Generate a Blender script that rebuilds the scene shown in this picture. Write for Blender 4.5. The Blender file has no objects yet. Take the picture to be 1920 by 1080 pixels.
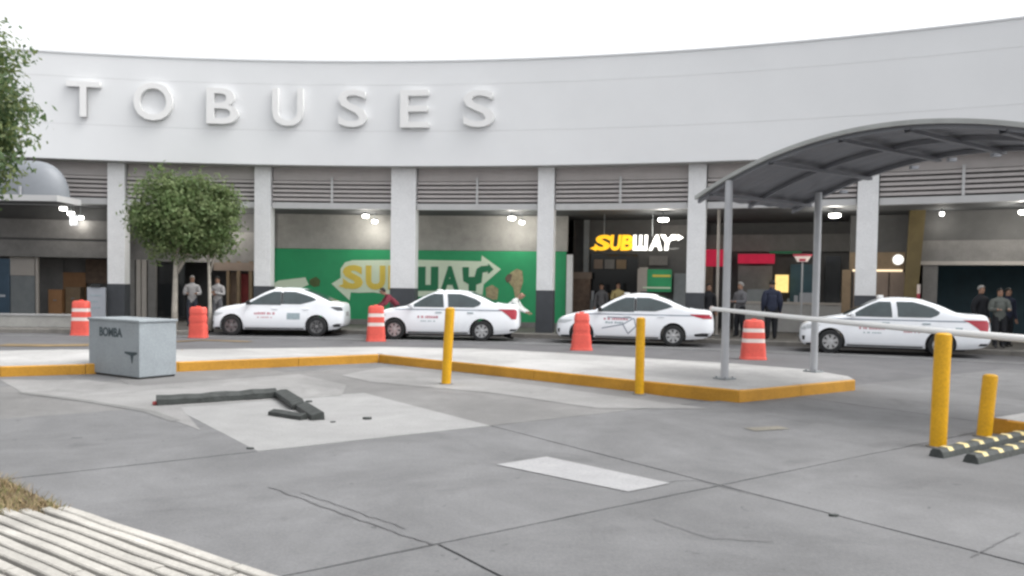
import bpy, bmesh, math, random
import numpy as np
from mathutils import Vector, Matrix
random.seed(7); rng = np.random.default_rng(7)
S = bpy.context.scene
COL = S.collection

# ------------------------------------------------------------------ camera
F, H, CX = 1500.0, 1.6, 960.0
PITCH, ROLL = math.radians(2.0), 0.015
CY = 538 + F * math.tan(PITCH)
_f = Vector((0, math.cos(PITCH), -math.sin(PITCH)))
_r0 = Vector((1, 0, 0)); _u0 = _r0.cross(_f)
_r = math.cos(ROLL) * _r0 + math.sin(ROLL) * _u0
_u = -math.sin(ROLL) * _r0 + math.cos(ROLL) * _u0
cd = bpy.data.cameras.new("camera"); cam = bpy.data.objects.new("camera", cd); COL.objects.link(cam)
cam.matrix_world = Matrix(((_r.x, _u.x, -_f.x, 0), (_r.y, _u.y, -_f.y, 0), (_r.z, _u.z, -_f.z, H), (0, 0, 0, 1)))
cd.lens = F / 1920 * 36; cd.sensor_width = 36; cd.shift_y = (CY - 540) / 1920
cd.clip_start = .05; cd.clip_end = 3000
S.camera = cam

# ------------------------------------------------------------------ light
SUN_EL, SUN_ROT = math.radians(60), math.radians(98)
w = bpy.data.worlds.new("World"); S.world = w; w.use_nodes = True
nt = w.node_tree; nt.nodes.clear()
sky = nt.nodes.new("ShaderNodeTexSky"); sky.sky_type = 'NISHITA'; sky.sun_disc = False
sky.sun_elevation = SUN_EL; sky.sun_rotation = SUN_ROT; sky.air_density = 1.0; sky.dust_density = 4.0; sky.ozone_density = 1.0
hs = nt.nodes.new("ShaderNodeHueSaturation"); hs.inputs["Saturation"].default_value = .10
bg = nt.nodes.new("ShaderNodeBackground"); bg.inputs["Strength"].default_value = .15
wo = nt.nodes.new("ShaderNodeOutputWorld")
nt.links.new(sky.outputs[0], hs.inputs["Color"]); nt.links.new(hs.outputs[0], bg.inputs[0]); nt.links.new(bg.outputs[0], wo.inputs[0])
ld = bpy.data.lights.new("sun", 'SUN'); ld.energy = .5; ld.angle = math.radians(40); ld.color = (1, .97, .92)
sun = bpy.data.objects.new("sun", ld); COL.objects.link(sun)
_az = SUN_ROT
_dir = Vector((math.sin(_az) * math.cos(SUN_EL), math.cos(_az) * math.cos(SUN_EL), math.sin(SUN_EL)))
sun.rotation_euler = (-_dir).to_track_quat('-Z', 'Y').to_euler()
S.view_settings.view_transform = 'Standard'; S.view_settings.look = 'None'
S.view_settings.exposure = 1.20; S.view_settings.gamma = 1; S.view_settings.use_curve_mapping = False
S.render.engine = 'CYCLES'
S.cycles.use_denoising = True
S.cycles.max_bounces = 6
S.cycles.pixel_filter_type = 'BLACKMAN_HARRIS'; S.cycles.filter_width = 2.6

# ------------------------------------------------------------------ helpers
def ground_at(px, py, z=0.0):
    d = _f + _r * ((px - CX) / F) - _u * ((py - CY) / F)
    t = (z - H) / d.z
    return Vector((d.x * t, d.y * t, z))
AC = Vector((-7.2, -16.8)); R = 43.3            # the facade is an arc about AC
def arc(th, r, z=0.0):
    return Vector((AC.x + r * math.sin(th), AC.y + r * math.cos(th), z))
def arc_at(px, r):                               # angle on the arc of radius r along a bearing
    k = (px - 960) / F
    a = k * k + 1; b = -2 * (k * AC.x + AC.y); c = AC.x ** 2 + AC.y ** 2 - r * r
    y = (-b + math.sqrt(b * b - 4 * a * c)) / (2 * a)
    return math.atan2(k * y - AC.x, y - AC.y)
def height_at(px, py, p):                        # height of a sightline over plan point p
    return H + (538 + ROLL * (px - 960) - py) / F * p.y

class MB:
    def __init__(s): s.v = []; s.f = []; s.m = []
    def quad(s, a, b, c, d, m=0):
        n = len(s.v); s.v += [tuple(a), tuple(b), tuple(c), tuple(d)]; s.f.append((n, n + 1, n + 2, n + 3)); s.m.append(m); return s
    def poly(s, pts, m=0):
        n = len(s.v); s.v += [tuple(p) for p in pts]; s.f.append(tuple(range(n, n + len(pts)))); s.m.append(m); return s
    def box(s, lo, hi, mat=None, m=0, bev=0.0):
        x0, y0, z0 = lo; x1, y1, z1 = hi
        P = [(x0, y0, z0), (x1, y0, z0), (x1, y1, z0), (x0, y1, z0), (x0, y0, z1), (x1, y0, z1), (x1, y1, z1), (x0, y1, z1)]
        if mat is not None: P = [tuple(mat @ Vector(p)) for p in P]
        n = len(s.v); s.v += P
        for q in ((0, 3, 2, 1), (4, 5, 6, 7), (0, 1, 5, 4), (1, 2, 6, 5), (2, 3, 7, 6), (3, 0, 4, 7)):
            s.f.append(tuple(n + i for i in q)); s.m.append(m)
        return s
    def prism(s, pts, z0, z1, m=0, mside=None):  # pts counterclockwise in plan
        n = len(s.v); k = len(pts)
        s.v += [(p[0], p[1], z0) for p in pts] + [(p[0], p[1], z1) for p in pts]
        s.f.append(tuple(n + i for i in reversed(range(k)))); s.m.append(m)
        s.f.append(tuple(n + k + i for i in range(k))); s.m.append(m)
        for i in range(k):
            j = (i + 1) % k
            s.f.append((n + i, n + j, n + k + j, n + k + i)); s.m.append(m if mside is None else mside)
        return s
    def tube(s, pts, rad, k=10, m=0, caps=True):
        pts = [Vector(p) for p in pts]; rs = rad if isinstance(rad, (list, tuple)) else [rad] * len(pts)
        rings = []; up0 = None
        for i, p in enumerate(pts):
            t = (pts[min(i + 1, len(pts) - 1)] - pts[max(i - 1, 0)]).normalized()
            a = Vector((0, 0, 1)) if abs(t.z) < .9 else Vector((1, 0, 0))
            if up0 is not None: a = up0
            u = (a - t * a.dot(t)).normalized(); v = t.cross(u); up0 = u
            n = len(s.v)
            for j in range(k):
                an = 2 * math.pi * j / k
                s.v.append(tuple(p + rs[i] * (math.cos(an) * u + math.sin(an) * v)))
            rings.append(n)
        for a, b in zip(rings, rings[1:]):
            for j in range(k):
                jj = (j + 1) % k; s.f.append((a + j, a + jj, b + jj, b + j)); s.m.append(m)
        if caps:
            s.f.append(tuple(rings[0] + j for j in reversed(range(k)))); s.m.append(m)
            s.f.append(tuple(rings[-1] + j for j in range(k))); s.m.append(m)
        return s
    def arcbox(s, t0, t1, r0, r1, z0, z1, n=1, m=0):   # curved box between two angles and radii
        for i in range(n):
            a = t0 + (t1 - t0) * i / n; b = t0 + (t1 - t0) * (i + 1) / n
            A, B, C, D = arc(a, r0), arc(b, r0), arc(b, r1), arc(a, r1)
            lo = lambda p: (p.x, p.y, z0)
            hi = lambda p: (p.x, p.y, z1)
            s.quad(lo(A), lo(B), hi(B), hi(A), m); s.quad(lo(C), lo(D), hi(D), hi(C), m)
            s.quad(hi(A), hi(B), hi(C), hi(D), m); s.quad(lo(D), lo(C), lo(B), lo(A), m)
            if i == 0: s.quad(lo(D), lo(A), hi(A), hi(D), m)
            if i == n - 1: s.quad(lo(B), lo(C), hi(C), hi(B), m)
        return s
    def mesh(s, name, mats, smooth=False, angle=None, weld=False):
        me = bpy.data.meshes.new(name); me.from_pydata(s.v, [], s.f)
        for mt in (mats if isinstance(mats, (list, tuple)) else [mats]): me.materials.append(mt)
        for p, i in zip(me.polygons, s.m): p.material_index = i
        if weld:
            bm = bmesh.new(); bm.from_mesh(me); bmesh.ops.remove_doubles(bm, verts=bm.verts, dist=1e-4); bm.to_mesh(me); bm.free()
        if smooth:
            me.polygons.foreach_set('use_smooth', [True] * len(me.polygons))
            if angle: me.set_sharp_from_angle(angle=math.radians(angle))
        me.update(); return me
    def build(s, name, mats, parent=None, smooth=False, angle=None, weld=False, bevel=0):
        o = link(name, s.mesh(name, mats, smooth, angle, weld), parent)
        if bevel:
            b = o.modifiers.new('bevel', 'BEVEL'); b.width = bevel; b.segments = 2; b.limit_method = 'ANGLE'
        return o

def link(name, me, parent=None):
    o = bpy.data.objects.new(name, me); COL.objects.link(o)
    if parent: o.parent = parent
    return o
def tag(o, label=None, cat=None, group=None, kind=None):
    for k, v in (('label', label), ('category', cat), ('group', group), ('kind', kind)):
        if v: o[k] = v
    return o
def thing(name, label, cat, loc=(0, 0, 0), rz=0, group=None):
    o = bpy.data.objects.new(name, None); COL.objects.link(o); o.location = loc; o.rotation_euler = (0, 0, rz)
    o.empty_display_size = .2
    return tag(o, label, cat, group)
def dup(o, parent=None):
    c = o.copy(); COL.objects.link(c)
    if parent: c.parent = parent
    for ch in list(o.children): dup(ch, c)
    return c

def M(name, rgb, rough=.6, metal=0, var=.12, scale=3.0, bump=0.0, bscale=60, rand=0.0, emit=0, spec=.4, stain=0.0, transl=0.0, oil=0.0):
    m = bpy.data.materials.new(name); m.use_nodes = True
    N = m.node_tree.nodes; L = m.node_tree.links; b = N["Principled BSDF"]
    b.inputs["Roughness"].default_value = rough; b.inputs["Metallic"].default_value = metal
    b.inputs["Specular IOR Level"].default_value = spec
    rgb = tuple(rgb) + (1,)
    tc = N.new("ShaderNodeTexCoord")
    nz = N.new("ShaderNodeTexNoise"); nz.inputs["Scale"].default_value = scale; nz.inputs["Detail"].default_value = 7; nz.inputs["Roughness"].default_value = .62
    L.new(tc.outputs["Object"], nz.inputs["Vector"])
    mr = N.new("ShaderNodeMapRange"); mr.inputs[1].default_value = .3; mr.inputs[2].default_value = .7
    mr.inputs[3].default_value = 1 - var; mr.inputs[4].default_value = 1 + var
    L.new(nz.outputs[0], mr.inputs[0])
    val = mr.outputs[0]
    if rand:
        oi = N.new("ShaderNodeObjectInfo"); r2 = N.new("ShaderNodeMapRange")
        r2.inputs[3].default_value = 1 - rand; r2.inputs[4].default_value = 1 + rand
        L.new(oi.outputs["Random"], r2.inputs[0])
        mu = N.new("ShaderNodeMath"); mu.operation = 'MULTIPLY'; L.new(val, mu.inputs[0]); L.new(r2.outputs[0], mu.inputs[1]); val = mu.outputs[0]
    if stain:
        n2 = N.new("ShaderNodeTexNoise"); n2.inputs["Scale"].default_value = .55; n2.inputs["Detail"].default_value = 9; n2.inputs["Roughness"].default_value = .7
        n2.inputs["Distortion"].default_value = .6
        L.new(tc.outputs["Object"], n2.inputs["Vector"])
        r3 = N.new("ShaderNodeMapRange"); r3.inputs[1].default_value = .38; r3.inputs[2].default_value = .62
        r3.inputs[3].default_value = 1 - stain; r3.inputs[4].default_value = 1 + stain * .5; L.new(n2.outputs[0], r3.inputs[0])
        mu = N.new("ShaderNodeMath"); mu.operation = 'MULTIPLY'; L.new(val, mu.inputs[0]); L.new(r3.outputs[0], mu.inputs[1]); val = mu.outputs[0]
        n3 = N.new("ShaderNodeTexNoise"); n3.inputs["Scale"].default_value = 38; n3.inputs["Detail"].default_value = 8; n3.inputs["Roughness"].default_value = .8
        L.new(tc.outputs["Object"], n3.inputs["Vector"])
        r4 = N.new("ShaderNodeMapRange"); r4.inputs[1].default_value = .35; r4.inputs[2].default_value = .65; r4.inputs[3].default_value = .84; r4.inputs[4].default_value = 1.16
        L.new(n3.outputs[0], r4.inputs[0])
        mu = N.new("ShaderNodeMath"); mu.operation = 'MULTIPLY'; L.new(val, mu.inputs[0]); L.new(r4.outputs[0], mu.inputs[1]); val = mu.outputs[0]
    if oil:
        for o_s, lo_, hi_, am in ((1.1, .60, .72, oil), (6.5, .69, .73, oil * 1.6)):
            n4 = N.new("ShaderNodeTexNoise"); n4.inputs["Scale"].default_value = o_s; n4.inputs["Detail"].default_value = 5; n4.inputs["Distortion"].default_value = .8
            L.new(tc.outputs["Object"], n4.inputs["Vector"])
            r5 = N.new("ShaderNodeMapRange"); r5.inputs[1].default_value = lo_; r5.inputs[2].default_value = hi_; r5.inputs[3].default_value = 1; r5.inputs[4].default_value = 1 - am
            L.new(n4.outputs[0], r5.inputs[0])
            mu = N.new("ShaderNodeMath"); mu.operation = 'MULTIPLY'; L.new(val, mu.inputs[0]); L.new(r5.outputs[0], mu.inputs[1]); val = mu.outputs[0]
    sc = N.new("ShaderNodeVectorMath"); sc.operation = 'SCALE'; sc.inputs[0].default_value = rgb[:3]; L.new(val, sc.inputs["Scale"])
    L.new(sc.outputs[0], b.inputs["Base Color"])
    if bump:
        bn = N.new("ShaderNodeTexNoise"); bn.inputs["Scale"].default_value = bscale; bn.inputs["Detail"].default_value = 5
        L.new(tc.outputs["Object"], bn.inputs["Vector"])
        bp = N.new("ShaderNodeBump"); bp.inputs["Strength"].default_value = bump; bp.inputs["Distance"].default_value = .01
        L.new(bn.outputs[0], bp.inputs["Height"]); L.new(bp.outputs[0], b.inputs["Normal"])
    if transl:
        tr = N.new("ShaderNodeBsdfTranslucent"); mx = N.new("ShaderNodeMixShader"); mx.inputs[0].default_value = transl
        L.new(sc.outputs[0], tr.inputs[0]); L.new(b.outputs[0], mx.inputs[1]); L.new(tr.outputs[0], mx.inputs[2]); L.new(mx.outputs[0], N["Material Output"].inputs[0])
    if emit:
        b.inputs["Emission Color"].default_value = rgb; b.inputs["Emission Strength"].default_value = emit
    return m

MT = dict(
    asphalt=M('asphalt', (.115, .115, .12), .85, oil=.2, bump=.25, stain=.16, var=.08),
    slab=M('slab_concrete', (.140, .141, .144), .8, bump=.3, stain=.2, oil=.22, rand=.07, var=.08),
    slab_new=M('new_concrete', (.262, .262, .26), .8, bump=.2, stain=.12, var=.06),
    slab_mid=M('pale_concrete', (.17, .168, .166), .8, bump=.2, stain=.18, var=.06),
    slab_line=M('pale_streak', (.165, .165, .162), .8, bump=.2, stain=.2, var=.06),
    pale_patch=M('pale_concrete_patch', (.232, .230, .227), .8, oil=.18, bump=.2, stain=.22, var=.06),
    crack=M('crack_filler', (.108, .108, .111), .9),
    joint=M('joint_filler', (.05, .05, .052), .9),
    island=M('island_concrete', (.37, .366, .36), .8, bump=.2, stain=.2, var=.06),
    yellow=M('kerb_yellow', (.50, .25, .026), .55, bump=.12, stain=.2, var=.1),
    post_yellow=M('post_yellow', (.66, .35, .008), .4, stain=.16, var=.06),
    paint=M('worn_white_paint', (.29, .29, .295), .7, stain=.08, var=.08),
    faded=M('faded_yellow_paint', (.20, .145, .075), .8, stain=.4, var=.15),
    kerbgrey=M('grey_kerb', (.19, .18, .165), .8, stain=.2),
    pave=M('pavement', (.15, .145, .135), .75, stain=.2),
    ramp=M('ribbed_concrete', (.38, .365, .335), .85, bump=.35, stain=.22, var=.12, rand=.06),
    soil=M('dry_soil', (.13, .095, .055), .95, bump=.6, var=.3),
    fascia=M('fascia_white', (.72, .73, .74), .5, var=.03, scale=.35),
    letter=M('letter_white', (.765, .765, .76), .45, var=.02),
    column=M('column_white', (.74, .745, .75), .5, var=.04, stain=.03),
    base=M('column_base', (.055, .06, .068), .55, var=.15),
    slat=M('louvre_slat', (.46, .43, .42), .45, var=.06),
    louvback=M('louvre_backing', (.15, .145, .14), .7),
    beam=M('light_beam', (.5, .5, .5), .5, var=.05),
    ceiling=M('arcade_ceiling', (.085, .09, .095), .8),
    wallgrey=M('wall_grey', (.38, .375, .355), .75, stain=.1),
    wallmid=M('wall_mid', (.21, .205, .20), .75, stain=.12),
    walldark=M('wall_dark', (.10, .10, .10), .6),
    green=M('mural_green', (.03, .34, .14), .45, var=.06),
    greend=M('logo_green', (.02, .19, .085), .45, var=.05),
    pale=M('logo_pale', (.72, .83, .66), .5, var=.04),
    logoyel=M('logo_yellow', (.78, .60, .10), .5, var=.05),
    brown=M('print_brown', (.40, .34, .20), .6, var=.3, scale=9),
    dkglass=M('shop_glass', (.018, .02, .022), .06, spec=.6, var=0),
    carglass=M('car_glass', (.036, .054, .058), .05, spec=.8, var=.25, scale=2.5),
    carwhite=M('car_white', (.80, .825, .86), .22, var=.02, spec=.5),
    cardark=M('car_black_plastic', (.018, .019, .02), .5),
    tyre=M('tyre_rubber', (.02, .021, .022), .8),
    rim=M('rim_silver', (.50, .51, .52), .35, metal=.6),
    rimdk=M('rim_gap', (.05, .05, .052), .5),
    rimalloy=M('rim_dark_alloy', (.24, .24, .245), .35, metal=.6),
    lampred=M('tail_red', (.36, .012, .03), .2, var=.05, spec=.6),
    lampclear=M('lamp_clear', (.45, .48, .5), .12, spec=.7),
    lampdark=M('lamp_smoked', (.06, .065, .075), .15, spec=.7),
    stripe=M('stripe_blue_grey', (.16, .19, .25), .4),
    print_red=M('print_red', (.48, .22, .25), .5, var=.3, scale=14),
    print_grey=M('print_grey', (.30, .37, .40), .5, var=.2, scale=14),
    coral=M('barrel_coral', (.74, .11, .082), .5, var=.08, stain=.12),
    barwhite=M('barrel_white', (.76, .66, .62), .45, var=.08),
    boxgrey=M('box_grey', (.265, .295, .315), .5, var=.06, stain=.1),
    ink=M('stencil_ink', (.035, .055, .065), .6, var=.2, scale=20),
    galv=M('galvanised', (.42, .43, .45), .42, metal=.35, var=.06),
    sheet=M('canopy_sheet', (.185, .19, .208), .5, var=.08, scale=1.2),
    rimtrim=M('canopy_trim', (.36, .37, .36), .5),
    dome=M('canopy_pale', (.20, .215, .235), .45, var=.05),
    rubber=M('scuffed_rubber', (.048, .054, .052), .6, bump=.3, bscale=25, var=.35, scale=14),
    guard=M('guard_rubber', (.034, .038, .036), .6, bump=.4, bscale=25, var=.4, scale=9),
    trace=M('faint_trace', (.19, .178, .15), .8, stain=.3),
    reflect=M('reflector_yellow', (.62, .52, .25), .4),
    armwhite=M('arm_white', (.78, .78, .77), .4, var=.03),
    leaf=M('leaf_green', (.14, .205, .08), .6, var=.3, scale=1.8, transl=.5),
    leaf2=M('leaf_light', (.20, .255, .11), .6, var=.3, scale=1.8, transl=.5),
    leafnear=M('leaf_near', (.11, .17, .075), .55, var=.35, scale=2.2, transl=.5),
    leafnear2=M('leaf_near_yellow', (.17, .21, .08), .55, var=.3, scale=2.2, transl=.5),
    bark=M('bark_pale', (.42, .39, .34), .9, bump=.5, var=.25, scale=8),
    grass=M('dry_grass', (.27, .205, .115), .9, var=.3, scale=5),
    grassg=M('green_grass', (.15, .15, .06), .9, var=.3, scale=5),
    skin=M('skin', (.33, .19, .13), .55, var=.05),
    hairdk=M('hair_dark', (.015, .013, .012), .7),
    hairgrey=M('hair_grey', (.3, .29, .28), .8),
    shoe=M('shoe_black', (.015, .015, .016), .5),
    lamp=M('lamp_lit', (1, .98, .94), emit=6, var=0),
    signyel=M('lit_yellow', (1.0, .52, .02), emit=.40, var=0),
    signwht=M('lit_white', (1, 1, .96), emit=.42, var=0),
    signred=M('lit_red', (.5, .012, .05), emit=.2, var=.15),
    screen=M('lit_screen', (1, .72, .25), emit=.4, var=.2, scale=6),
    stripl=M('lit_strip', (1, .82, .55), emit=.42, var=0),
    ochre=M('ochre_paint', (.15, .115, .05), .6, stain=.15),
    tan=M('tan_board', (.22, .16, .10), .6, var=.15),
    orange=M('orange_board', (.34, .18, .085), .6, var=.1),
    shutter=M('shutter_brown', (.25, .195, .16), .6, var=.08),
    blue=M('board_blue', (.04, .07, .105), .5, var=.1),
    teal=M('panel_teal', (.035, .09, .12), .4),
    counter=M('counter_grey', (.36, .36, .36), .5, var=.1),
    whiteb=M('white_board', (.36, .38, .42), .5, var=.05),
    beige=M('beige_board', (.44, .41, .38), .6, var=.05),
    pinkred=M('sign_red', (.45, .06, .09), .5),
    steel=M('steel_grey', (.24, .26, .27), .5, metal=.2),
    curtain=M('curtain_brown', (.17, .12, .09), .7, var=.25, scale=6),
    redcloth=M('red_goods', (.2, .03, .03), .7, var=.2),
)
CLOTH = {}
def cloth(name, rgb):
    if name not in CLOTH: CLOTH[name] = M(name, rgb, .85, var=.15, scale=12, bump=.2, bscale=40)
    return CLOTH[name]

def text_mesh(txt, width, height, depth, mats, bold=0.0, shear=0.0):
    cu = bpy.data.curves.new('t', 'FONT'); cu.body = txt; cu.extrude = .5; cu.offset = bold; cu.shear = shear; cu.resolution_u = 4
    o = bpy.data.objects.new('t', cu); COL.objects.link(o)
    dg = bpy.context.evaluated_depsgraph_get(); me = bpy.data.meshes.new_from_object(o.evaluated_get(dg))
    bpy.data.objects.remove(o); bpy.data.curves.remove(cu)
    co = np.empty(len(me.vertices) * 3); me.vertices.foreach_get('co', co); co = co.reshape(-1, 3)
    lo, hi = co.min(0), co.max(0)
    x = (co[:, 0] - (lo[0] + hi[0]) / 2) / (hi[0] - lo[0]) * width
    z = (co[:, 1] - lo[1]) / (hi[1] - lo[1]) * height
    y = -(co[:, 2] - lo[2]) / (hi[2] - lo[2]) * depth
    me.vertices.foreach_set('co', np.stack([x, y, z], 1).ravel()); me.materials.clear(); me.materials.append(mats); me.update()
    return me

# ------------------------------------------------------------------ the ground
G_A = Vector((.804, .593)); G_B = Vector((-.593, .804)); G_O = Vector((-.44, 4.91))
def gp(a, b, z=0.0):
    p = G_O + G_A * (a * 2.7) + G_B * (b * 3.3); return Vector((p.x, p.y, z))
rd = MB().quad((-600, -200, -.02), (600, -200, -.02), (600, 900, -.02), (-600, 900, -.02)).build('road', MT['asphalt'])
tag(rd, kind='structure')
ap = MB()
ap.quad(gp(-6, -4, -.014), gp(6, -4, -.014), gp(6, 1, -.014), gp(-6, 1, -.014)).quad(gp(-6, 1, -.014), gp(2.36, 1, -.014), gp(2.36, 4.4, -.014), gp(-6, 4.4, -.014))
apron = tag(ap.build('apron', MT['joint']), kind='structure')
def gap_a(a, b):            # half joint along a line of constant a (in cell units)
    return .0028 if ((a == 1 and b < 1) or (a == 0 and b < 0)) else .0006
def gap_b(b):
    return .0026 if b in (0, 1) else .0008
for b in range(-4, 4):
    a = -6
    while a < 6:
        if b >= 1 and a > 1: break
        a1 = a + 1
        if b == 0 and a == -1: a1 = 1          # one wide slab: its middle joint is only a hairline crack
        if b >= 1 and a == 1: a1 = 2.36
        rag = lambda g_: random.uniform(-.25, .9) * g_
        ring = []; g0, g1, h0, h1 = gap_a(a, b), gap_a(a1, b), gap_b(b), gap_b(b + 1)
        for (u0, v0), (u1, v1) in (((a, b), (a1, b)), ((a1, b), (a1, b + 1)), ((a1, b + 1), (a, b + 1)), ((a, b + 1), (a, b))):
            for k in range(14):
                t = k / 14; u = u0 + (u1 - u0) * t; v = v0 + (v1 - v0) * t
                u = min(max(u, a + g0 + rag(g0)), a1 - g1 - rag(g1)); v = min(max(v, b + h0 + rag(h0)), b + 1 - h1 - rag(h1))
                ring.append(gp(u, v))
        m = MB().prism(ring, -.012, random.uniform(-.002, .002))
        key = (a, b)
        m.build('slab', MT['slab_new'] if key == (0, 1) else MT['slab_mid'] if key in ((1, 1), (1, 2), (0, 2), (0, 3), (-1, 2)) else MT['slab'], apron)
        a = int(a1) if a1 != 2.36 else 9
# worn white rectangle and paint marks on the apron
def mark(name, pix, mat, z=.006, label=None):
    pts = [ground_at(x, y) for x, y in pix]; pts = [(p.x, p.y, z) for p in pts]
    a = sum(pts[i][0] * pts[(i + 1) % len(pts)][1] - pts[(i + 1) % len(pts)][0] * pts[i][1] for i in range(len(pts)))
    return tag(MB().poly(pts if a > 0 else pts[::-1]).build(name, mat), kind='structure')
mark('white_road_patch', [(930, 872), (1025, 857), (1257, 907), (1178, 923)], MT['paint'])
def strip(name, pix, width, mat, z=.006):
    P = [ground_at(x, y) for x, y in pix]; m = MB(); L_ = []; R_ = []
    for i, p in enumerate(P):
        t = (P[min(i + 1, len(P) - 1)] - P[max(i - 1, 0)]); t.z = 0; t.normalize(); n = Vector((-t.y, t.x, 0)) * width / 2
        L_.append((p.x + n.x, p.y + n.y, z)); R_.append((p.x - n.x, p.y - n.y, z))
    for i in range(len(P) - 1): m.quad(R_[i], R_[i + 1], L_[i + 1], L_[i])
    return tag(m.build(name, mat), kind='structure')
mark('concrete_patch', [(0, 712), (45, 738), (110, 745), (175, 755), (240, 765), (300, 779), (376, 807), (338, 763), (500, 751), (640, 742), (650, 722), (560, 702), (340, 718), (262, 724), (165, 713)], MT['pale_patch'], .004)
mark('concrete_patch', [(720, 688), (835, 702), (1000, 722), (1190, 748), (1330, 766), (1120, 766), (930, 738), (800, 726), (690, 716), (640, 704)], MT['pale_patch'], .004)
strip('faded_line', [(40, 737), (160, 752), (280, 772), (330, 790)], .12, MT['slab_line'])
strip('road_line', [(0, 646), (90, 647), (168, 646)], .75, MT['faded'], -.006)
strip('road_line', [(325, 640), (380, 637), (470, 640)], .35, MT['faded'], -.006)
strip('road_line', [(1640, 772), (1740, 777)], .16, MT['slab_new'], -.006)
strip('pale_streak', [(1400, 762), (1500, 752), (1620, 742)], .25, MT['slab_line'], -.006)
def crack(pix, width):
    P = []
    for (xa, ya), (xb, yb) in zip(pix, pix[1:]):
        for k in range(9): P.append((xa + (xb - xa) * k / 9 + random.uniform(-2.5, 2.5), ya + (yb - ya) * k / 9 + random.uniform(-1.2, 1.2)))
    strip('crack', P + [pix[-1]], width, MT['crack'], .005)
crack([(505, 915), (590, 945), (700, 985), (812, 1022)], .012)
crack([(565, 925), (660, 957), (760, 992)], .010)
crack([(1210, 908), (1300, 900), (1440, 935)], .010)
crack([(1225, 975), (1330, 1010), (1450, 1016)], .008)
crack([(1820, 1045), (1870, 1020), (1912, 1000)], .010)
strip('paint_trace', [(1405, 806), (1470, 802)], .2, MT['trace'])
# pale gutter strip beside the taxis
gu = MB().arcbox(arc_at(-100, 41.4), arc_at(2200, 41.4), R - 3.2, R - 2.4, -.03, -.013, 40).build('gutter_strip', MT['slab'])
tag(gu, kind='structure')

def kerb_ring(parent, pts, z1, mats, width=.16, seg=1.6, closed=False):
    # kerb stones along a plan polyline, island on the left-hand side when walking along it
    for i in range(len(pts) - 1):
        a = Vector(pts[i]); b = Vector(pts[i + 1]); t = (b - a); L0 = t.length; t.normalize(); n = Vector((-t.y, t.x))
        k = max(1, round(L0 / seg))
        for j in range(k):
            p = a + t * (L0 * j / k + .004); q = a + t * (L0 * (j + 1) / k - .004)
            m = MB(); c = .02
            z = z1 + random.uniform(-.004, .004)
            A = (p, q)
            prof = [(0, -.03), (0, z - c), (c, z), (width, z), (width, -.03)]
            for (u0, h0), (u1, h1), mi in zip(prof, prof[1:], (0, 0, 1, 1)):
                m.quad((p.x + n.x * u0, p.y + n.y * u0, h0), (q.x + n.x * u0, q.y + n.y * u0, h0), (q.x + n.x * u1, q.y + n.y * u1, h1), (p.x + n.x * u1, p.y + n.y * u1, h1), mi)
            m.poly([(p.x + n.x * u, p.y + n.y * u, h) for u, h in prof], 0)
            m.poly([(q.x + n.x * u, q.y + n.y * u, h) for u, h in prof[::-1]], 0)
            m.build('kerb_stone', mats, parent)
def island(front, back, z, name='traffic_island'):
    poly = front + back
    m = MB()
    # inset so that kerb stones do not overlap the fill along the painted sides
    ins = []
    k = len(poly)
    for i in range(k):
        p = Vector(poly[i]); a = Vector(poly[i - 1]); b = Vector(poly[(i + 1) % k])
        d1 = (p - a).normalized(); d2 = (b - p).normalized(); n = (Vector((-d1.y, d1.x)) + Vector((-d2.y, d2.x)))
        n = n / max(n.length_squared / 2, .5)
        ins.append(p + n * .158)
    m.prism([(p.x, p.y) for p in ins], -.03, z - .006)
    o = tag(m.build(name, MT['island']), kind='structure')
    kerb_ring(o, poly + [poly[0]], z, [MT['yellow'], MT['island']])
    return o
isl_front = [(-13.5, 10.1), (-8.36, 13.05), (-7.26, 13.6), (-5.93, 14.22), (-4.12, 15.45), (-2.73, 16.43), (-1.29, 15.2), (.39, 13.75), (1.97, 12.38), (3.25, 11.35), (5.6, 12.97)]
isl_back = [(5.72, 13.5), (5.45, 14.5), (4.4, 15.45), (1.05, 17.4), (-.73, 18.3), (-3.06, 18.4), (-6.96, 16.9), (-9.2, 16.4), (-14.5, 13.9)]
island(isl_front, isl_back, .18)
island([(9.6, 6.9), (8.8, 11.4), (5.55, 9.17), (8.0, 5.65)][0:1] + [(8.8, 11.4), (5.55, 9.17), (8.0, 5.65)], [], .18)

# pavement under the arcade, with a bulge where the two small trees stand
edge = [arc(arc_at(px, R - .3), R - .3) for px in range(2500, 430, -120)]
bulge = [Vector((-9.75, 26.1, 0)), Vector((-9.75, 24.25, 0)), Vector((-14.5, 24.3, 0)), Vector((-24, 22.6, 0))]
outer = [arc(arc_at(px, 62), 62) for px in (-700, 0, 900, 1800, 2600)]
kline = [(p.x, p.y) for p in (bulge[::-1] + edge[::-1])]
m = MB(); m.prism([(p[0] + 0, p[1] + .155) for p in kline] + [(p.x, p.y) for p in outer[::-1]], -.03, .114)
pv = tag(m.build('pavement', MT['pave']), kind='structure')
kerb_ring(pv, kline, .12, [MT['kerbgrey'], MT['kerbgrey']], seg=2.0)

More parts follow.
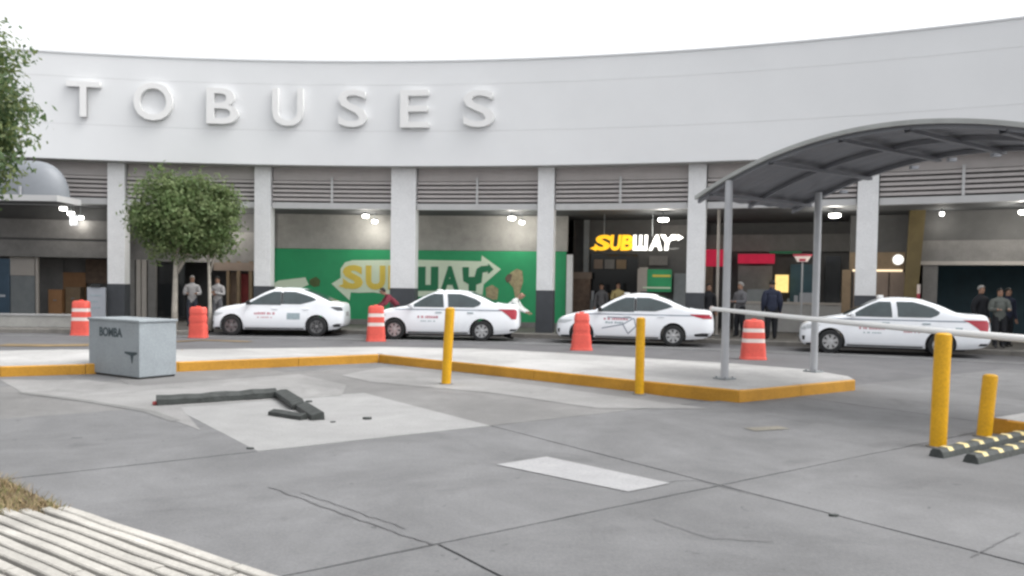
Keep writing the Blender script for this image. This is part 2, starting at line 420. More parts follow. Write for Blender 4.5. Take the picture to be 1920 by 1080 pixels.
# ribbed concrete ramp, bottom left, and the dry verge
E0 = ground_at(131, 947, .055).xy; ED = (ground_at(532, 1080, .055).xy - E0).normalized(); EN = Vector((ED.y, -ED.x))
rb = MB()
c0 = [E0 + EN * .01, E0 + ED * 4.0, E0 + ED * 4.0 + EN * 2.7, E0 + EN * 2.7 - ED * 2.6]
rb.prism([(p.x, p.y) for p in c0][::-1], -.03, .02)
ramp = tag(rb.build('ribbed_ramp', MT['joint']), kind='structure')
for i in range(27):
    o0 = .094 * i; st = -o0 * (.575 / .818) * 1.3 + random.uniform(-.02, .02)
    x = st
    while x < 3.9:
        ln = random.uniform(1.6, 2.6); x1 = min(x + ln, 3.95)
        p = E0 + EN * o0; mat = Matrix(((ED.x, EN.x, 0, p.x), (ED.y, EN.y, 0, p.y), (0, 0, 1, 0), (0, 0, 0, 1)))
        m = MB(); top = .050 + random.uniform(-.003, .003); c = .007; wd = .070 + random.uniform(-.005, .003)
        nseg = 6; prof = [(0, .015), (0, top - c), (c, top), (wd - c, top), (wd, top - c), (wd, .015)]
        rows = []
        for s_ in range(nseg + 1):
            xx = x + (x1 - x) * s_ / nseg; j = random.uniform(-.006, .006); jz = random.uniform(-.003, .003)
            n0 = len(m.v); m.v += [tuple(mat @ Vector((xx, u + j, h + (jz if h > .03 else 0)))) for u, h in prof]; rows.append(n0)
        for r0, r1 in zip(rows, rows[1:]):
            for q in range(5): m.f.append((r0 + q, r0 + q + 1, r1 + q + 1, r1 + q)); m.m.append(0)
        m.f.append(tuple(rows[0] + q for q in reversed(range(6)))); m.m.append(0); m.f.append(tuple(rows[-1] + q for q in range(6))); m.m.append(0)
        m.build('rib', MT['ramp'], ramp)
        x = x1 + .012
vp = [(-2.99, 5.38), (-4.02, 6.27), (-7.6, 9.4), (-12, 9.8), (-12, 4.3), (-5.6, 4.3)]
m = MB().prism(vp, -.03, .035)
tag(m.build('verge', MT['soil']), kind='structure')
def in_poly(x, y, P):
    c = False; j = len(P) - 1
    for i in range(len(P)):
        if (P[i][1] > y) != (P[j][1] > y) and x < (P[j][0] - P[i][0]) * (y - P[i][1]) / (P[j][1] - P[i][1]) + P[i][0]: c = not c
        j = i
    return c
gm = MB(); cnt = 0
while cnt < 9000:
    x, y = random.uniform(-5.6, -2.85), random.uniform(4.9, 8.0)
    if not in_poly(x, y, vp) : continue
    if random.random() < .25 * (math.sin(x * 7) + math.sin(y * 9)): continue
    h = random.uniform(.02, .075); a = random.uniform(0, 6.28); lx, ly = random.gauss(0, .04), random.gauss(0, .04); w_ = .004
    dx, dy = math.cos(a) * w_, math.sin(a) * w_
    gm.quad((x - dx, y - dy, .03), (x + dx, y + dy, .03), (x + dx * .3 + lx, y + dy * .3 + ly, .03 + h), (x - dx * .3 + lx, y - dy * .3 + ly, .03 + h), 0 if random.random() < .68 else 1)
    cnt += 1
tag(gm.build('grass', [MT['grass'], MT['grassg']]), kind='stuff', label='dry yellow grass on the verge beside the ribbed ramp', cat='grass')

# ------------------------------------------------------------------ the terminal
Z_BOT, Z_TOP = 5.51, 8.87
TL, TR = arc_at(-420, R), arc_at(2700, R)
bld = thing('terminal_building', 'long white bus terminal with a curved blank fascia over columns', 'building')
bands = [(Z_BOT, 6.627), (6.633, 8.127), (8.133, Z_TOP)]
for z0, z1 in bands:
    MB().arcbox(TL, TR, R, R + .2, z0, z1, 90).build('fascia_panel', MT['fascia'], bld, smooth=True, angle=30, weld=True)
MB().arcbox(TL, TR, R + .012, R + .3, Z_BOT + .02, Z_TOP - .02, 90).build('fascia_backing', MT['beam'], bld)
MB().arcbox(TL, TR, R - .03, R + .9, Z_TOP, Z_TOP + .05, 60).build('coping', MT['fascia'], bld)
MB().arcbox(TL, TR, R + .9, R + 18, 8.2, 8.5, 40).build('roof', MT['wallgrey'], bld)
MB().arcbox(TL, TR, R + .201, R + 1.1, Z_BOT - .0, Z_BOT + .1, 60).build('soffit', MT['wallgrey'], bld)
MB().arcbox(TL, TR, R + 1.0, R + 17, 4.22, 4.34, 40).build('ceiling', MT['ceiling'], bld)
MB().arcbox(TL, TR, R + 16, R + 16.3, .1, 8.2, 40).build('rear_wall', MT['walldark'], bld)
MB().arcbox(TL - .001, TL, R + .3, R + 16, .1, 8.2, 1).build('side_wall', MT['walldark'], bld)
MB().arcbox(TR, TR + .001, R + .3, R + 16, .1, 8.2, 1).build('side_wall', MT['walldark'], bld)
RC = R + .75
cols = [(-62, .54), (217.5, .54), (491, .54), (754, .84), (1020, .54), (1302, .55), (1621, .57), (1995, .57)]
cth = []
for px, wd in cols:
    th = arc_at(px, RC - .25); cth.append((th, wd))
    p = arc(th, RC); mat = Matrix.Translation(p) @ Matrix.Rotation(-th, 4, 'Z')
    c = MB().box((-wd / 2, -.27, 1.5), (wd / 2, .27, Z_BOT), mat).build('column', MT['column'], bld, bevel=.012)
    MB().box((-wd / 2 - .01, -.28, .1), (wd / 2 + .01, .28, 1.5), mat).build('column_base', MT['base'], c, bevel=.012)
# louvres between the columns
where = ['left edge bay, above the grey dome', 'second bay, behind the round tree', 'bay left of the wide column', 'bay right of the wide column', 'bay above the lit yellow and white sign', 'bay behind the grey arched canopy', 'rightmost bay above the dark opening']
for i in range(7):
    (ta, wa), (tb, wb) = cth[i], cth[i + 1]
    t0 = ta + wa / 2 / RC + .0006; t1 = tb - wb / 2 / RC - .0006
    lv = thing('louvre_screen', 'grey louvre screen in the ' + where[i], 'louvre', group='louvre screens between the columns')
    MB().arcbox(t0, t1, RC + .12, RC + .16, 4.3, Z_BOT, 6).build('backing_panel', MT['louvback'], lv)
    MB().arcbox(t0, t1, RC - .14, RC + .1, 4.14, 4.34, 6).build('bottom_beam', MT['beam'], lv)
    MB().arcbox(t0, t1, RC - .02, RC + .1, 5.1, Z_BOT, 6).build('top_panel', MT['slat'], lv)
    for k in range(5):
        z = 4.43 + k * .145; m = MB(); n = 6
        for j in range(n):
            a = t0 + (t1 - t0) * j / n; b = t0 + (t1 - t0) * (j + 1) / n
            q = [(RC - .10, z - .03), (RC - .095, z + .055), (RC + .08, z + .10), (RC + .08, z + .08), (RC - .075, z + .02)]
            A = [arc(a, r_, h) for r_, h in q]; B = [arc(b, r_, h) for r_, h in q]
            for u in range(5):
                v = (u + 1) % 5; m.quad(A[u], B[u], B[v], A[v])
            if j == 0: m.poly(A[::-1])
            if j == n - 1: m.poly(B)
        m.build('slat', MT['slat'], lv)
    tm = (t0 + t1) / 2
    MB().arcbox(tm - .0009, tm + .0009, RC - .15, RC - .11, 4.34, 5.2, 1).build('mullion', MT['beam'], lv)
# sign letters
sg = thing('building_sign', 'big raised white letters reading TOBUSES on the white fascia', 'sign')
for ch, x0, x1, y0, y1 in [('T', 127, 187, 158, 223), ('O', 252, 324, 160, 230), ('B', 388, 448, 170, 236), ('U', 511, 570, 171, 240), ('S', 634, 690, 173, 242), ('E', 750, 806, 174, 243), ('S', 868, 929, 174, 242)]:
    xc = (x0 + x1) / 2; th = arc_at(960 + (xc - 960) * .99 - 5, R); p = arc(th, R - .02)
    z0 = height_at(xc, y1, p); z1 = height_at(xc, y0, p); wd = (x1 - x0) / F * p.y
    o = link('letter', text_mesh(ch, wd * .97, z1 - z0, .15, MT['letter'], bold=.01), sg)
    o.location = (p.x, p.y, z0); o.rotation_euler = (0, 0, -th)
# arcade lamps: shallow drums under the ceiling
lamp_n = [0]
def lamp(px, py, r, wd, label, power=25):
    th = arc_at(px, r); p = arc(th, r); z = height_at(px, py, p)
    t = thing('ceiling_lamp', label, 'lamp', (p.x, p.y, z), -th, group='lit lamps under the arcade ceiling')
    wd *= .75
    m = MB(); m.tube([(0, 0, -.05), (0, 0, -.03), (0, 0, .05)], [wd * .35, wd * .5, wd * .5], 16); m.build('diffuser', MT['lamp'], t, smooth=True, angle=40)
    m = MB(); m.tube([(0, 0, .052), (0, 0, .12)], [wd * .52, wd * .42], 16); m.build('housing', MT['steel'], t)
    if z < 4.2: MB().tube([(0, 0, .12), (0, 0, 4.23 - z)], .015, 6).build('drop_rod', MT['steel'], t)
    l = bpy.data.lights.new('lamp_light', 'POINT'); l.energy = power * .7; l.shadow_soft_size = .15; l.color = (1, .95, .86)
    lo = bpy.data.objects.new('lamp_light', l); COL.objects.link(lo); lo.parent = t; lo.location = (0, 0, -.25)
lamp(1240, 413, 45.6, .46, 'bright round lamp just above the lit yellow and white sign', 55)
lamp(1560, 405, 45.6, .46, 'bright round lamp seen right of the rear canopy post', 55)
lamp(1916, 399, 45.6, .46, 'bright lamp cut by the right edge, over the dark opening', 55)
lamp(684, 406, 46.0, .3, 'first of two small lamps left of the wide white column', 22)
lamp(701, 416, 46.4, .26, 'second lamp, nearest the wide column on its left', 8)
lamp(957, 410, 45.9, .34, 'wider of two lamps over the green mural, left of the fifth column', 30)
lamp(976, 418, 46.1, .24, 'smaller of two lamps beside the fifth column over the mural', 9)
lamp(119, 392, 45.0, .3, 'leftmost of three lamps by the grey dome', 7)
lamp(133, 401, 45.6, .28, 'middle of three lamps right of the grey dome', 6)
lamp(151, 409, 46.0, .26, 'rightmost of three lamps right of the grey dome', 5)
lamp(425, 410, 46.2, .28, 'lamp seen through the right edge of the round tree', 30)
lamp(378, 433, 46.4, .2, 'small lamp glimpsed through the middle of the round tree', 20)
lamp(1760, 402, 46.6, .16, 'tiny lamp over the dark opening, right of the ochre pillar', 8)

# ------------------------------------------------------------------ shops behind the arcade
RW = R + 3.7
def arcwall(name, px0, px1, r, z0, z1, mat, parent, dep=.12, n=10):
    return MB().arcbox(arc_at(px0, r), arc_at(px1, r), r, r + dep, z0, z1, n).build(name, mat, parent)
def zs(px, py, r):
    return height_at(px, py, arc(arc_at(px, r), r))
# green hoarding with the mural
hw = thing('mural_hoarding', 'long green hoarding with a sandwich shop mural behind the columns', 'hoarding')
arcwall('upper_wall', 496, 1062, RW + .02, 2.93, 4.22, MT['wallgrey'], hw, n=14)
arcwall('green_panel', 506, 760, RW, .3, 2.92, MT['green'], hw, n=8)
arcwall('green_panel', 760.4, 1060, RW, .3, 2.92, MT['green'], hw, n=8)
arcwall('base_strip', 496, 1062, RW - .03, .1, .3, MT['wallmid'], hw, n=14)
arcwall('white_post', 1061, 1072, RW - .25, .1, 2.8, MT['column'], hw, dep=.2, n=1)
arcwall('return_wall', 478, 507, RW - .1, .1, 4.22, MT['wallmid'], hw, dep=.6, n=1)
def flat_print(name, pix, mat, r, parent, dep=.012):
    # a thin print that follows the curve of the wall: cut into narrow strips, then bent onto the arc
    pts = []
    for x, y in pix:
        th = arc_at(x, r); pts.append((th * r, height_at(x, y, arc(th, r))))
    bm = bmesh.new(); f = bm.faces.new([bm.verts.new((u, 0, z)) for u, z in pts]); f.normal_update()
    if f.normal.y > 0: f.normal_flip()
    us = [u for u, _ in pts]; u0, u1 = min(us), max(us); k = int((u1 - u0) / .35)
    for i in range(1, k + 1):
        bmesh.ops.bisect_plane(bm, geom=bm.verts[:] + bm.edges[:] + bm.faces[:], plane_co=(u0 + (u1 - u0) * i / (k + 1), 0, 0), plane_no=(1, 0, 0))
    ex = bmesh.ops.extrude_face_region(bm, geom=bm.faces[:])
    for v in ex['geom']:
        if isinstance(v, bmesh.types.BMVert): v.co.y = -1
    for v in bm.verts:
        p = arc(v.co.x / r, r - dep if v.co.y < -.5 else r + .004, v.co.z); v.co = p
    bmesh.ops.recalc_face_normals(bm, faces=bm.faces)
    me = bpy.data.meshes.new(name); bm.to_mesh(me); bm.free(); me.materials.append(mat)
    return link(name, me, parent)
r1 = RW - .003
flat_print('logo_ground', [(621, 532), (638, 521), (638, 504), (646, 492), (660, 488), (770, 487), (901, 490), (902, 479), (938, 505), (906, 533), (904, 555), (770, 556), (730, 553), (700, 548), (672, 549), (657, 548), (655, 563)], MT['pale'], r1, hw)
def wall_text(txt, x0, x1, y0, y1, mat, r, parent, name='lettering', bold=.03, shear=0, dep=.014):
    xc = (x0 + x1) / 2; th = arc_at(xc, r); p = arc(th, r - .012); zb, zt = height_at(xc, y1, p), height_at(xc, y0, p)
    o = link(name, text_mesh(txt, (x1 - x0) / F * p.y, zt - zb, dep, mat, bold, shear), parent)
    o.location = (p.x, p.y, zb); o.rotation_euler = (0, 0, -th); return o
for ch, x0, x1, y0, y1, mt in [('S', 642, 680, 497, 542, 'logoyel'), ('U', 685, 722, 498, 543, 'logoyel'), ('B', 727, 766, 498, 543, 'logoyel'), ('A', 825, 861, 499, 546, 'greend')]:
    wall_text(ch, x0, x1, y0, y1, MT[mt], r1 - .006, hw, bold=.05)
flat_print('lettering', [(780, 500), (797, 500), (797, 534), (807, 534), (807, 500), (821, 500), (821, 545), (780, 545)], MT['greend'], r1 - .018, hw)
flat_print('lettering', [(866, 501), (878, 501), (878, 519), (889, 519), (893, 504), (901, 499), (914, 498), (914, 494), (924, 505), (914, 514), (914, 509), (904, 511), (902, 530), (892, 534), (892, 546), (878, 546), (878, 533), (868, 527)], MT['greend'], r1 - .018, hw)
flat_print('lettering', [(634, 536), (650, 530), (650, 542)], MT['logoyel'], r1 - .018, hw)
flat_print('sandwich_print', [(955, 512), (968, 504), (978, 508), (980, 528), (974, 548), (976, 560), (966, 560), (962, 540), (952, 528)], MT['brown'], r1, hw)
flat_print('leaf_print', [(946, 522), (951, 514), (959, 514), (957, 526), (950, 530)], MT['curtain'], r1 - .014, hw)
flat_print('bread_print', [(910, 540), (922, 534), (934, 542), (932, 562), (912, 560)], MT['brown'], r1, hw)
flat_print('poster_print', [(508, 534), (522, 526), (572, 520), (578, 534), (560, 542), (512, 544)], MT['pale'], r1, hw)
flat_print('swirl_print', [(580, 524), (592, 519), (600, 526), (598, 536), (588, 538), (580, 533)], MT['leaf2'], r1, hw)

# sandwich shop with its lit sign
ss = thing('sandwich_shop', 'dark sandwich shop front right of the green mural', 'shop')
RS = R + 5.4
arcwall('rear_panel', 1073, 1300, RS + .1, .1, 4.22, MT['walldark'], ss, n=6)
arcwall('grey_panel', 1092, 1098 + 4, RS - .3, .1, 4.2, MT['steel'], ss, n=1)
arcwall('upper_panel', 1236, 1284, RS, 3.62, 4.0, MT['wallmid'], ss, n=2)
arcwall('wood_panel', 1073, 1106, RS - .5, .1, 1.95, MT['curtain'], ss, n=2)
arcwall('wood_shelf', 1072, 1108, RS - .55, 1.95, 2.2, MT['shutter'], ss, n=2)
arcwall('counter', 1106, 1196, RS - .7, .1, 1.15, MT['steel'], ss, dep=.5, n=3)
arcwall('glass_pane', 1106, 1194, RS - .02, 1.2, 2.9, MT['dkglass'], ss, dep=.04, n=3)
arcwall('door_frame', 1194, 1199, RS - .55, .1, 2.35, MT['beige'], ss, n=1)
arcwall('green_poster', 1212, 1258, RS - .55, 1.5, 2.33, MT['green'], ss, dep=.05, n=2)
arcwall('white_board', 1197, 1213, RS - .54, 1.5, 2.4, MT['beige'], ss, dep=.05, n=1)
arcwall('poster_stripe', 1222, 1256, RS - .57, 2.05, 2.13, MT['logoyel'], ss, dep=.015, n=1)
arcwall('poster_stripe', 1204, 1256, RS - .57, 1.62, 1.68, MT['pale'], ss, dep=.015, n=1)
arcwall('menu_board', 1215, 1250, RS - .1, 2.5, 2.85, MT['wallmid'], ss, dep=.05, n=1)
si = thing('shop_sign', 'lit sign reading SUBWAY, half yellow and half white', 'sign')
RG = R + 3.0
for ch, x0, x1, mt in [('S', 1112, 1143, 'signyel'), ('U', 1142, 1163, 'signyel'), ('B', 1161, 1185, 'signyel'), ('A', 1214, 1239, 'signwht'), ('Y', 1236, 1265, 'signwht')]:
    wall_text(ch, x0, x1, 441, 470, MT[mt], RG, si, 'letter', bold=.045, dep=.09, shear=.12)
flat_print('letter', [(1185, 441), (1191, 441), (1190.5, 462), (1195.5, 462), (1196, 441), (1201.5, 441), (1201, 462), (1206, 462), (1206.5, 441), (1212, 441), (1211, 470), (1184, 470)], MT['signwht'], RG, si, dep=.09)
flat_print('arrow', [(1104, 466), (1116, 461), (1116, 471)], MT['signyel'], RG, si, dep=.09)
flat_print('arrow', [(1258, 443), (1268, 443), (1268, 440), (1279, 446), (1268, 452), (1268, 449), (1258, 451)], MT['signwht'], RG, si, dep=.09)
for x in (1130, 1220): MB().tube([arc(arc_at(x, RG), RG + .03, 3.4), arc(arc_at(x, RG), RG + .03, 4.23)], .012, 6).build('hanger', MT['steel'], si)
flat_print('backing_rail', [(1108, 468), (1270, 468), (1270, 465), (1108, 465)], MT['walldark'], RG + .05, si, dep=.02)

for a, b, z0, z1, mt in [(1112, 1128, 2.35, 2.7, 'shutter'), (1132, 1150, 2.35, 2.7, 'wallmid'), (1154, 1172, 2.35, 2.7, 'tan'), (1262, 1284, .1, 2.2, 'steel')]:
    arcwall('menu_panel' if z0 > 1 else 'fridge', a, b, RS - .14, z0, z1, MT[mt], ss, dep=.1, n=1)
for k in range(9):
    x = 1108 + k * 9.5; arcwall('counter_item', x, x + 5, RS - .6, 1.15, 1.15 + random.uniform(.12, .4), MT[random.choice(['tan', 'beige', 'steel', 'shutter', 'whiteb'])], ss, dep=.2, n=1)
# hall on the right of the shop: red food counter
fc = thing('food_counter', 'food counter with red lit signs in the hall behind the grey posts', 'shop')
RF = R + 6.6
arcwall('rear_panel', 1304, 1620, RF + .8, .1, 4.22, MT['walldark'], fc, n=6)
arcwall('upper_band', 1308, 1620, RF + .5, 3.1, 3.75, MT['wallmid'], fc, n=5)
arcwall('red_sign', 1318, 1357, RF - .1, 2.5, 3.15, MT['signred'], fc, n=1)
arcwall('red_sign', 1381, 1450, RF - .1, 2.62, 2.98, MT['signred'], fc, n=2)
arcwall('menu_window', 1382, 1446, RF + .2, 1.45, 2.55, MT['wallmid'], fc, n=2)
arcwall('dark_pillar', 1310, 1335, RF - .2, .1, 2.5, MT['curtain'], fc, n=1)
arcwall('counter_front', 1376, 1590, RF - .8, .1, 1.12, MT['counter'], fc, dep=.4, n=4)
arcwall('counter_top', 1374, 1592, RF - .85, 1.12, 1.2, MT['beige'], fc, dep=.5, n=4)
arcwall('blue_panel', 1480, 1522, RF + .1, 1.2, 2.6, MT['teal'], fc, n=1)
arcwall('lit_screen', 1452, 1477, RF - .3, 1.55, 2.2, MT['screen'], fc, dep=.05, n=1)
arcwall('grey_equipment', 1400, 1440, RF - .6, 1.2, 1.65, MT['steel'], fc, dep=.3, n=1)
arcwall('white_machine', 1498, 1530, RF - .6, 1.2, 1.55, MT['whiteb'], fc, dep=.3, n=1)
arcwall('glass_pane', 1545, 1574, RF - .1, 1.2, 2.9, MT['dkglass'], fc, dep=.04, n=1)
arcwall('green_strip', 1440, 1500, RF + .1, 3.0, 3.1, MT['greend'], fc, n=1)
for k in range(12):
    x = 1384 + k * 13; arcwall('counter_item', x, x + random.uniform(4, 8), RF - .5, 1.2, 1.2 + random.uniform(.1, .35), MT[random.choice(['steel', 'beige', 'walldark', 'shutter', 'whiteb', 'greend'])], fc, dep=.2, n=1)
# closed stalls further right
cs = thing('closed_stalls', 'brown shuttered stalls under a thin lit strip right of the last column', 'shop')
RK = R + 4.6
arcwall('shutter', 1640, 1664, RK, .1, 2.3, MT['shutter'], cs, n=1)
arcwall('shutter', 1666, 1694, RK, .1, 2.3, MT['shutter'], cs, n=1)
arcwall('shutter', 1598, 1606, RK, .1, 2.3, MT['shutter'], cs, n=1)
arcwall('light_strip', 1596, 1690, RK - .06, 2.3, 2.37, MT['stripl'], cs, dep=.05, n=2)
arcwall('header', 1590, 1694, RK - .02, 2.37, 2.95, MT['tan'], cs, n=2)
arcwall('upper_wall', 1590, 1700, RK + .1, 2.95, 4.2, MT['walldark'], cs, n=2)
arcwall('tan_post', 1577, 1594, RK - .3, .1, 2.35, MT['tan'], cs, n=1)
bl = thing('round_sign', 'small round white lit sign beside the ochre pillar', 'sign', group=None)
th = arc_at(1681, RK - .25); p = arc(th, RK - .25); zc = height_at(1681, 487, p)
mm = Matrix.Translation((p.x, p.y, zc)) @ Matrix.Rotation(-th, 4, 'Z')
MB().tube([mm @ Vector((0, .05, 0)), mm @ Vector((0, -.05, 0))], .17, 20).build('disc', MT['signwht'], bl)
MB().tube([mm @ Vector((0, .06, 0)), mm @ Vector((0, .26, 0))], .03, 8).build('bracket', MT['steel'], bl)
oc = thing('ochre_pillar', 'ochre painted pillar left of the dark opening', 'pillar')
a0, a1, b0, b1 = 1700, 1730, 1690, 1714; RP = R + 3.4
P = [arc(arc_at(b0, RP), RP, .1), arc(arc_at(b1, RP), RP, .1), arc(arc_at(b1, RP), RP + .5, .1), arc(arc_at(b0, RP), RP + .5, .1),
     arc(arc_at(a0, RP), RP, 4.22), arc(arc_at(a1, RP), RP, 4.22), arc(arc_at(a1, RP), RP + .5, 4.22), arc(arc_at(a0, RP), RP + .5, 4.22)]
m = MB(); m.v = [tuple(q) for q in P]; m.f = [(3, 2, 1, 0), (4, 5, 6, 7), (0, 1, 5, 4), (1, 2, 6, 5), (2, 3, 7, 6), (3, 0, 4, 7)]; m.m = [0] * 6
m.build('shaft', MT['ochre'], oc)
dk = thing('entrance_hall', 'dark wide opening under a grey lintel at the right', 'entrance')
RD = R + 3.9
arcwall('lintel', 1722, 2250, RD - .02, 2.62, 3.28, MT['wallmid'], dk, dep=.3, n=6)
arcwall('lintel_edge', 1722, 2250, RD - .06, 2.5, 2.62, MT['beige'], dk, dep=.3, n=6)
arcwall('upper_wall', 1722, 2250, RD + .02, 3.28, 3.8, MT['walldark'], dk, dep=.3, n=6)
arcwall('clerestory', 1722, 2250, RD + .06, 3.8, 4.22, MT['walldark'], dk, dep=.3, n=6)
arcwall('grey_pier', 1728, 1756, RD, .1, 2.5, MT['wallmid'], dk, dep=.4, n=1)
arcwall('rear_panel', 1756, 2250, RD + 5, .1, 4.2, MT['teal'], dk, dep=.2, n=5)
arcwall('ceiling_panel', 1740, 2250, RD + .4, 2.75, 2.85, MT['ceiling'], dk, dep=4.6, n=5)
def striped_pole(px, r, z1, label):
    th = arc_at(px, r); p = arc(th, r, .12); t = thing('striped_pole', label, 'pole', p)
    for k in range(6):
        a, b = z1 * k / 6, z1 * (k + 1) / 6
        MB().tube([(0, 0, a), (0, 0, b)], .05, 8).build('band', MT['barwhite'] if k % 2 else MT['pinkred'], t)
striped_pole(1721, R + 3.0, 1.75, 'thin red and white banded pole beside the ochre pillar')

# shops on the left half
ls = thing('left_shops', 'dim grey shop fronts behind the small trees', 'shop')
arcwall('upper_band', 240, 490, RW, 2.35, 3.5, MT['wallmid'], ls, n=5)
arcwall('top_band', 240, 490, RW + .1, 3.5, 4.22, MT['walldark'], ls, n=5)
arcwall('rear_panel', 240, 490, RW + 1.6, .1, 2.4, MT['walldark'], ls, n=5)
arcwall('glass_pane', 286, 346, RW + .1, .3, 2.3, MT['dkglass'], ls, dep=.04, n=2)
for a, b, mt in [(236, 252, 'wallmid'), (255, 263, 'beige'), (265, 274, 'beige'), (277, 291, 'wallmid'), (424, 429, 'tan'), (443, 449, 'tan'), (466, 472, 'tan')]:
    arcwall('pilaster', a, b, RW - .15, .1, 2.4, MT[mt], ls, dep=.2, n=1)
arcwall('brown_curtain', 429.5, 442.5, RW + .05, .1, 2.0, MT['curtain'], ls, n=1)
arcwall('red_goods', 449.5, 465.5, RW + .05, .1, 1.95, MT['redcloth'], ls, n=1)
arcwall('header', 400, 476, RW - .16, 2.05, 2.35, MT['shutter'], ls, n=2)
# far left: waiting hall front
lh = thing('waiting_hall', 'grey hall front with deep beams behind the grey dome', 'shop')
RL = R + 2.9
arcwall('upper_beam', -400, 204, RL, 3.08, 3.74, MT['wallmid'], lh, n=6)
arcwall('dark_joint', -400, 204, RL + .06, 3.0, 3.08, MT['walldark'], lh, n=6)  # dark strip set back between the two beams
arcwall('lower_beam', -400, 204, RL + .03, 2.42, 3.0, MT['wallmid'], lh, n=6)
arcwall('dark_band', -400, 204, RL + .2, 3.74, 4.22, MT['walldark'], lh, n=6)
arcwall('inner_wall', -400, 204, RL + 2.2, .1, 2.6, MT['wallmid'], lh, n=6)
arcwall('white_panel', 18, 65, RL + .3, 1.75, 2.42, MT['beige'], lh, n=1)
arcwall('shutter', 20, 65, RL + .34, .1, 1.75, MT['steel'], lh, n=1)
arcwall('post', 66.5, 71, RL + .2, .1, 2.42, MT['beige'], lh, n=1)
arcwall('brown_panel', 118, 160, RL + 2.0, .1, 1.9, MT['orange'], lh, n=1)
arcwall('olive_panel', 74, 118, RL + 2.0, .1, 2.4, MT['wallmid'], lh, n=1)
arcwall('purple_panel', 160, 200, RL + 1.9, 1.5, 2.4, MT['curtain'], lh, n=1)
hp = thing('hanging_panel', 'small pale panel hanging beside the three lamps', 'sign')
arcwall('panel', 131, 146, R + 2.4, zs(138, 423, R + 2.4), zs(138, 405, R + 2.4), MT['whiteb'], hp, dep=.08, n=1)
th = arc_at(138, R + 2.44); MB().tube([arc(th, R + 2.44, zs(138, 405, R + 2.4)), arc(th, R + 2.44, 4.23)], .012, 6).build('hanger', MT['steel'], hp)
def crate_box(px0, px1, r, z1, mat, label, dep=.5, name='storage_box', cat='box'):
    t = thing(name, label, cat); arcwall('body', px0, px1, r, .115, z1, mat, t, dep=dep, n=1)
    arcwall('lid', px0 - .6, px1 + .6, r - .012, z1, z1 + .05, mat, t, dep=dep + .024, n=1)
    th0 = arc_at((px0 + px1) / 2 - 3, r); th1 = arc_at((px0 + px1) / 2 + 3, r)
    MB().arcbox(th0, th1, r - .03, r - .002, z1 * .7, z1 * .7 + .04, 1).build('handle', MT['steel'], t)
crate_box(90, 115, RL + 1.0, 1.2, MT['orange'], 'tall orange cabinet inside the left hall', .5, 'cabinet', 'cabinet')
crate_box(122, 150, RL + 1.3, 1.3, MT['tan'], 'brown cabinet beside the orange one in the left hall', .5, 'cabinet', 'cabinet')
bb = thing('blue_board', 'blue information board at the left edge under the dome', 'board')
arcwall('panel', -30, 17, R + 1.9, .25, 2.3, MT['blue'], bb, dep=.1, n=1)
arcwall('print_band', -25, 9, R + 1.89, 1.0, 1.08, MT['whiteb'], bb, dep=.008, n=1)
for px in (-24, 10): arcwall('leg', px - 3, px + 3, R + 1.92, .11, .25, MT['steel'], bb, dep=.06, n=1)
nb = thing('notice_stand', 'pale standing notice board left of the white column', 'notice stand')
arcwall('panel', 163, 197, R + .2, .35, 1.38, MT['whiteb'], nb, dep=.06, n=1)
for k, (a, b) in enumerate([(168, 190), (170, 184), (169, 188)]): arcwall('print_line', a, b, R + .19, 1.1 - k * .2, 1.14 - k * .2, MT['print_grey'], nb, dep=.006, n=1)
arcwall('clip', 170, 188, R + .17, 1.38, 1.5, MT['cardark'], nb, dep=.1, n=1)
for px in (166, 194): arcwall('leg', px - 1.5, px + 1.5, R + .21, .11, .35, MT['steel'], nb, dep=.04, n=1)
lw = thing('low_wall', 'long low grey wall on the pavement at the left', 'wall')
m = MB(); mat = Matrix.Translation((-19, 25.0, 0)) @ Matrix.Rotation(math.radians(3), 4, 'Z')
m.box((-5, 0, .11), (5.2, .35, .46), mat).build('wall_body', MT['wallgrey'], lw, bevel=.01)
MB().box((-5.03, -.03, .46), (5.23, .38, .52), mat).build('coping', MT['counter'], lw, bevel=.01)

# yield-like sign on a thin pole, and a thin pale pole
ys = thing('triangle_sign', 'white and red inverted triangle sign on a thin pole in the hall', 'sign')
RY = R + 3.0; th = arc_at(1502, RY); p = arc(th, RY, .12); ys.location = p; ys.rotation_euler = (0, 0, -th)
zt = height_at(1502, 477, p) - .12; zb = height_at(1502, 491, p) - .12
MB().tube([(0, 0, 0), (0, 0, zt)], .03, 8).build('pole', MT['galv'], ys)
m = MB(); tri = [(-.30, zt), (-.16, zb), (.16, zb), (.30, zt)]
m.poly([(x, -.06, z) for x, z in tri]); m.poly([(x, -.035, z) for x, z in tri[::-1]])
for i in range(4):
    j = (i + 1) % 4; m.quad((tri[j][0], -.06, tri[j][1]), (tri[i][0], -.06, tri[i][1]), (tri[i][0], -.035, tri[i][1]), (tri[j][0], -.035, tri[j][1]))
m.build('plate', MT['barwhite'], ys)
MB().box((-.30, -.068, zt - .06), (.30, -.062, zt)).build('red_band', MT['pinkred'], ys)
MB().box((-.1, -.068, zb + .02), (.1, -.062, zb + .1)).build('red_mark', MT['pinkred'], ys)
MB().tube([(0, 0, 0), (0, 0, .03)], .12, 12).build('base', MT['steel'], ys)
tp = thing('thin_pole', 'thin pale pole left of the front canopy post', 'pole')
th = arc_at(1344, R + 1.9); p = arc(th, R + 1.9, .12); tp.location = p
MB().tube([(0, 0, 0), (0, 0, 4.1)], .045, 8).build('shaft', MT['beige'], tp)
MB().tube([(0, 0, 0), (0, 0, .02)], .1, 10).build('base_plate', MT['steel'], tp)

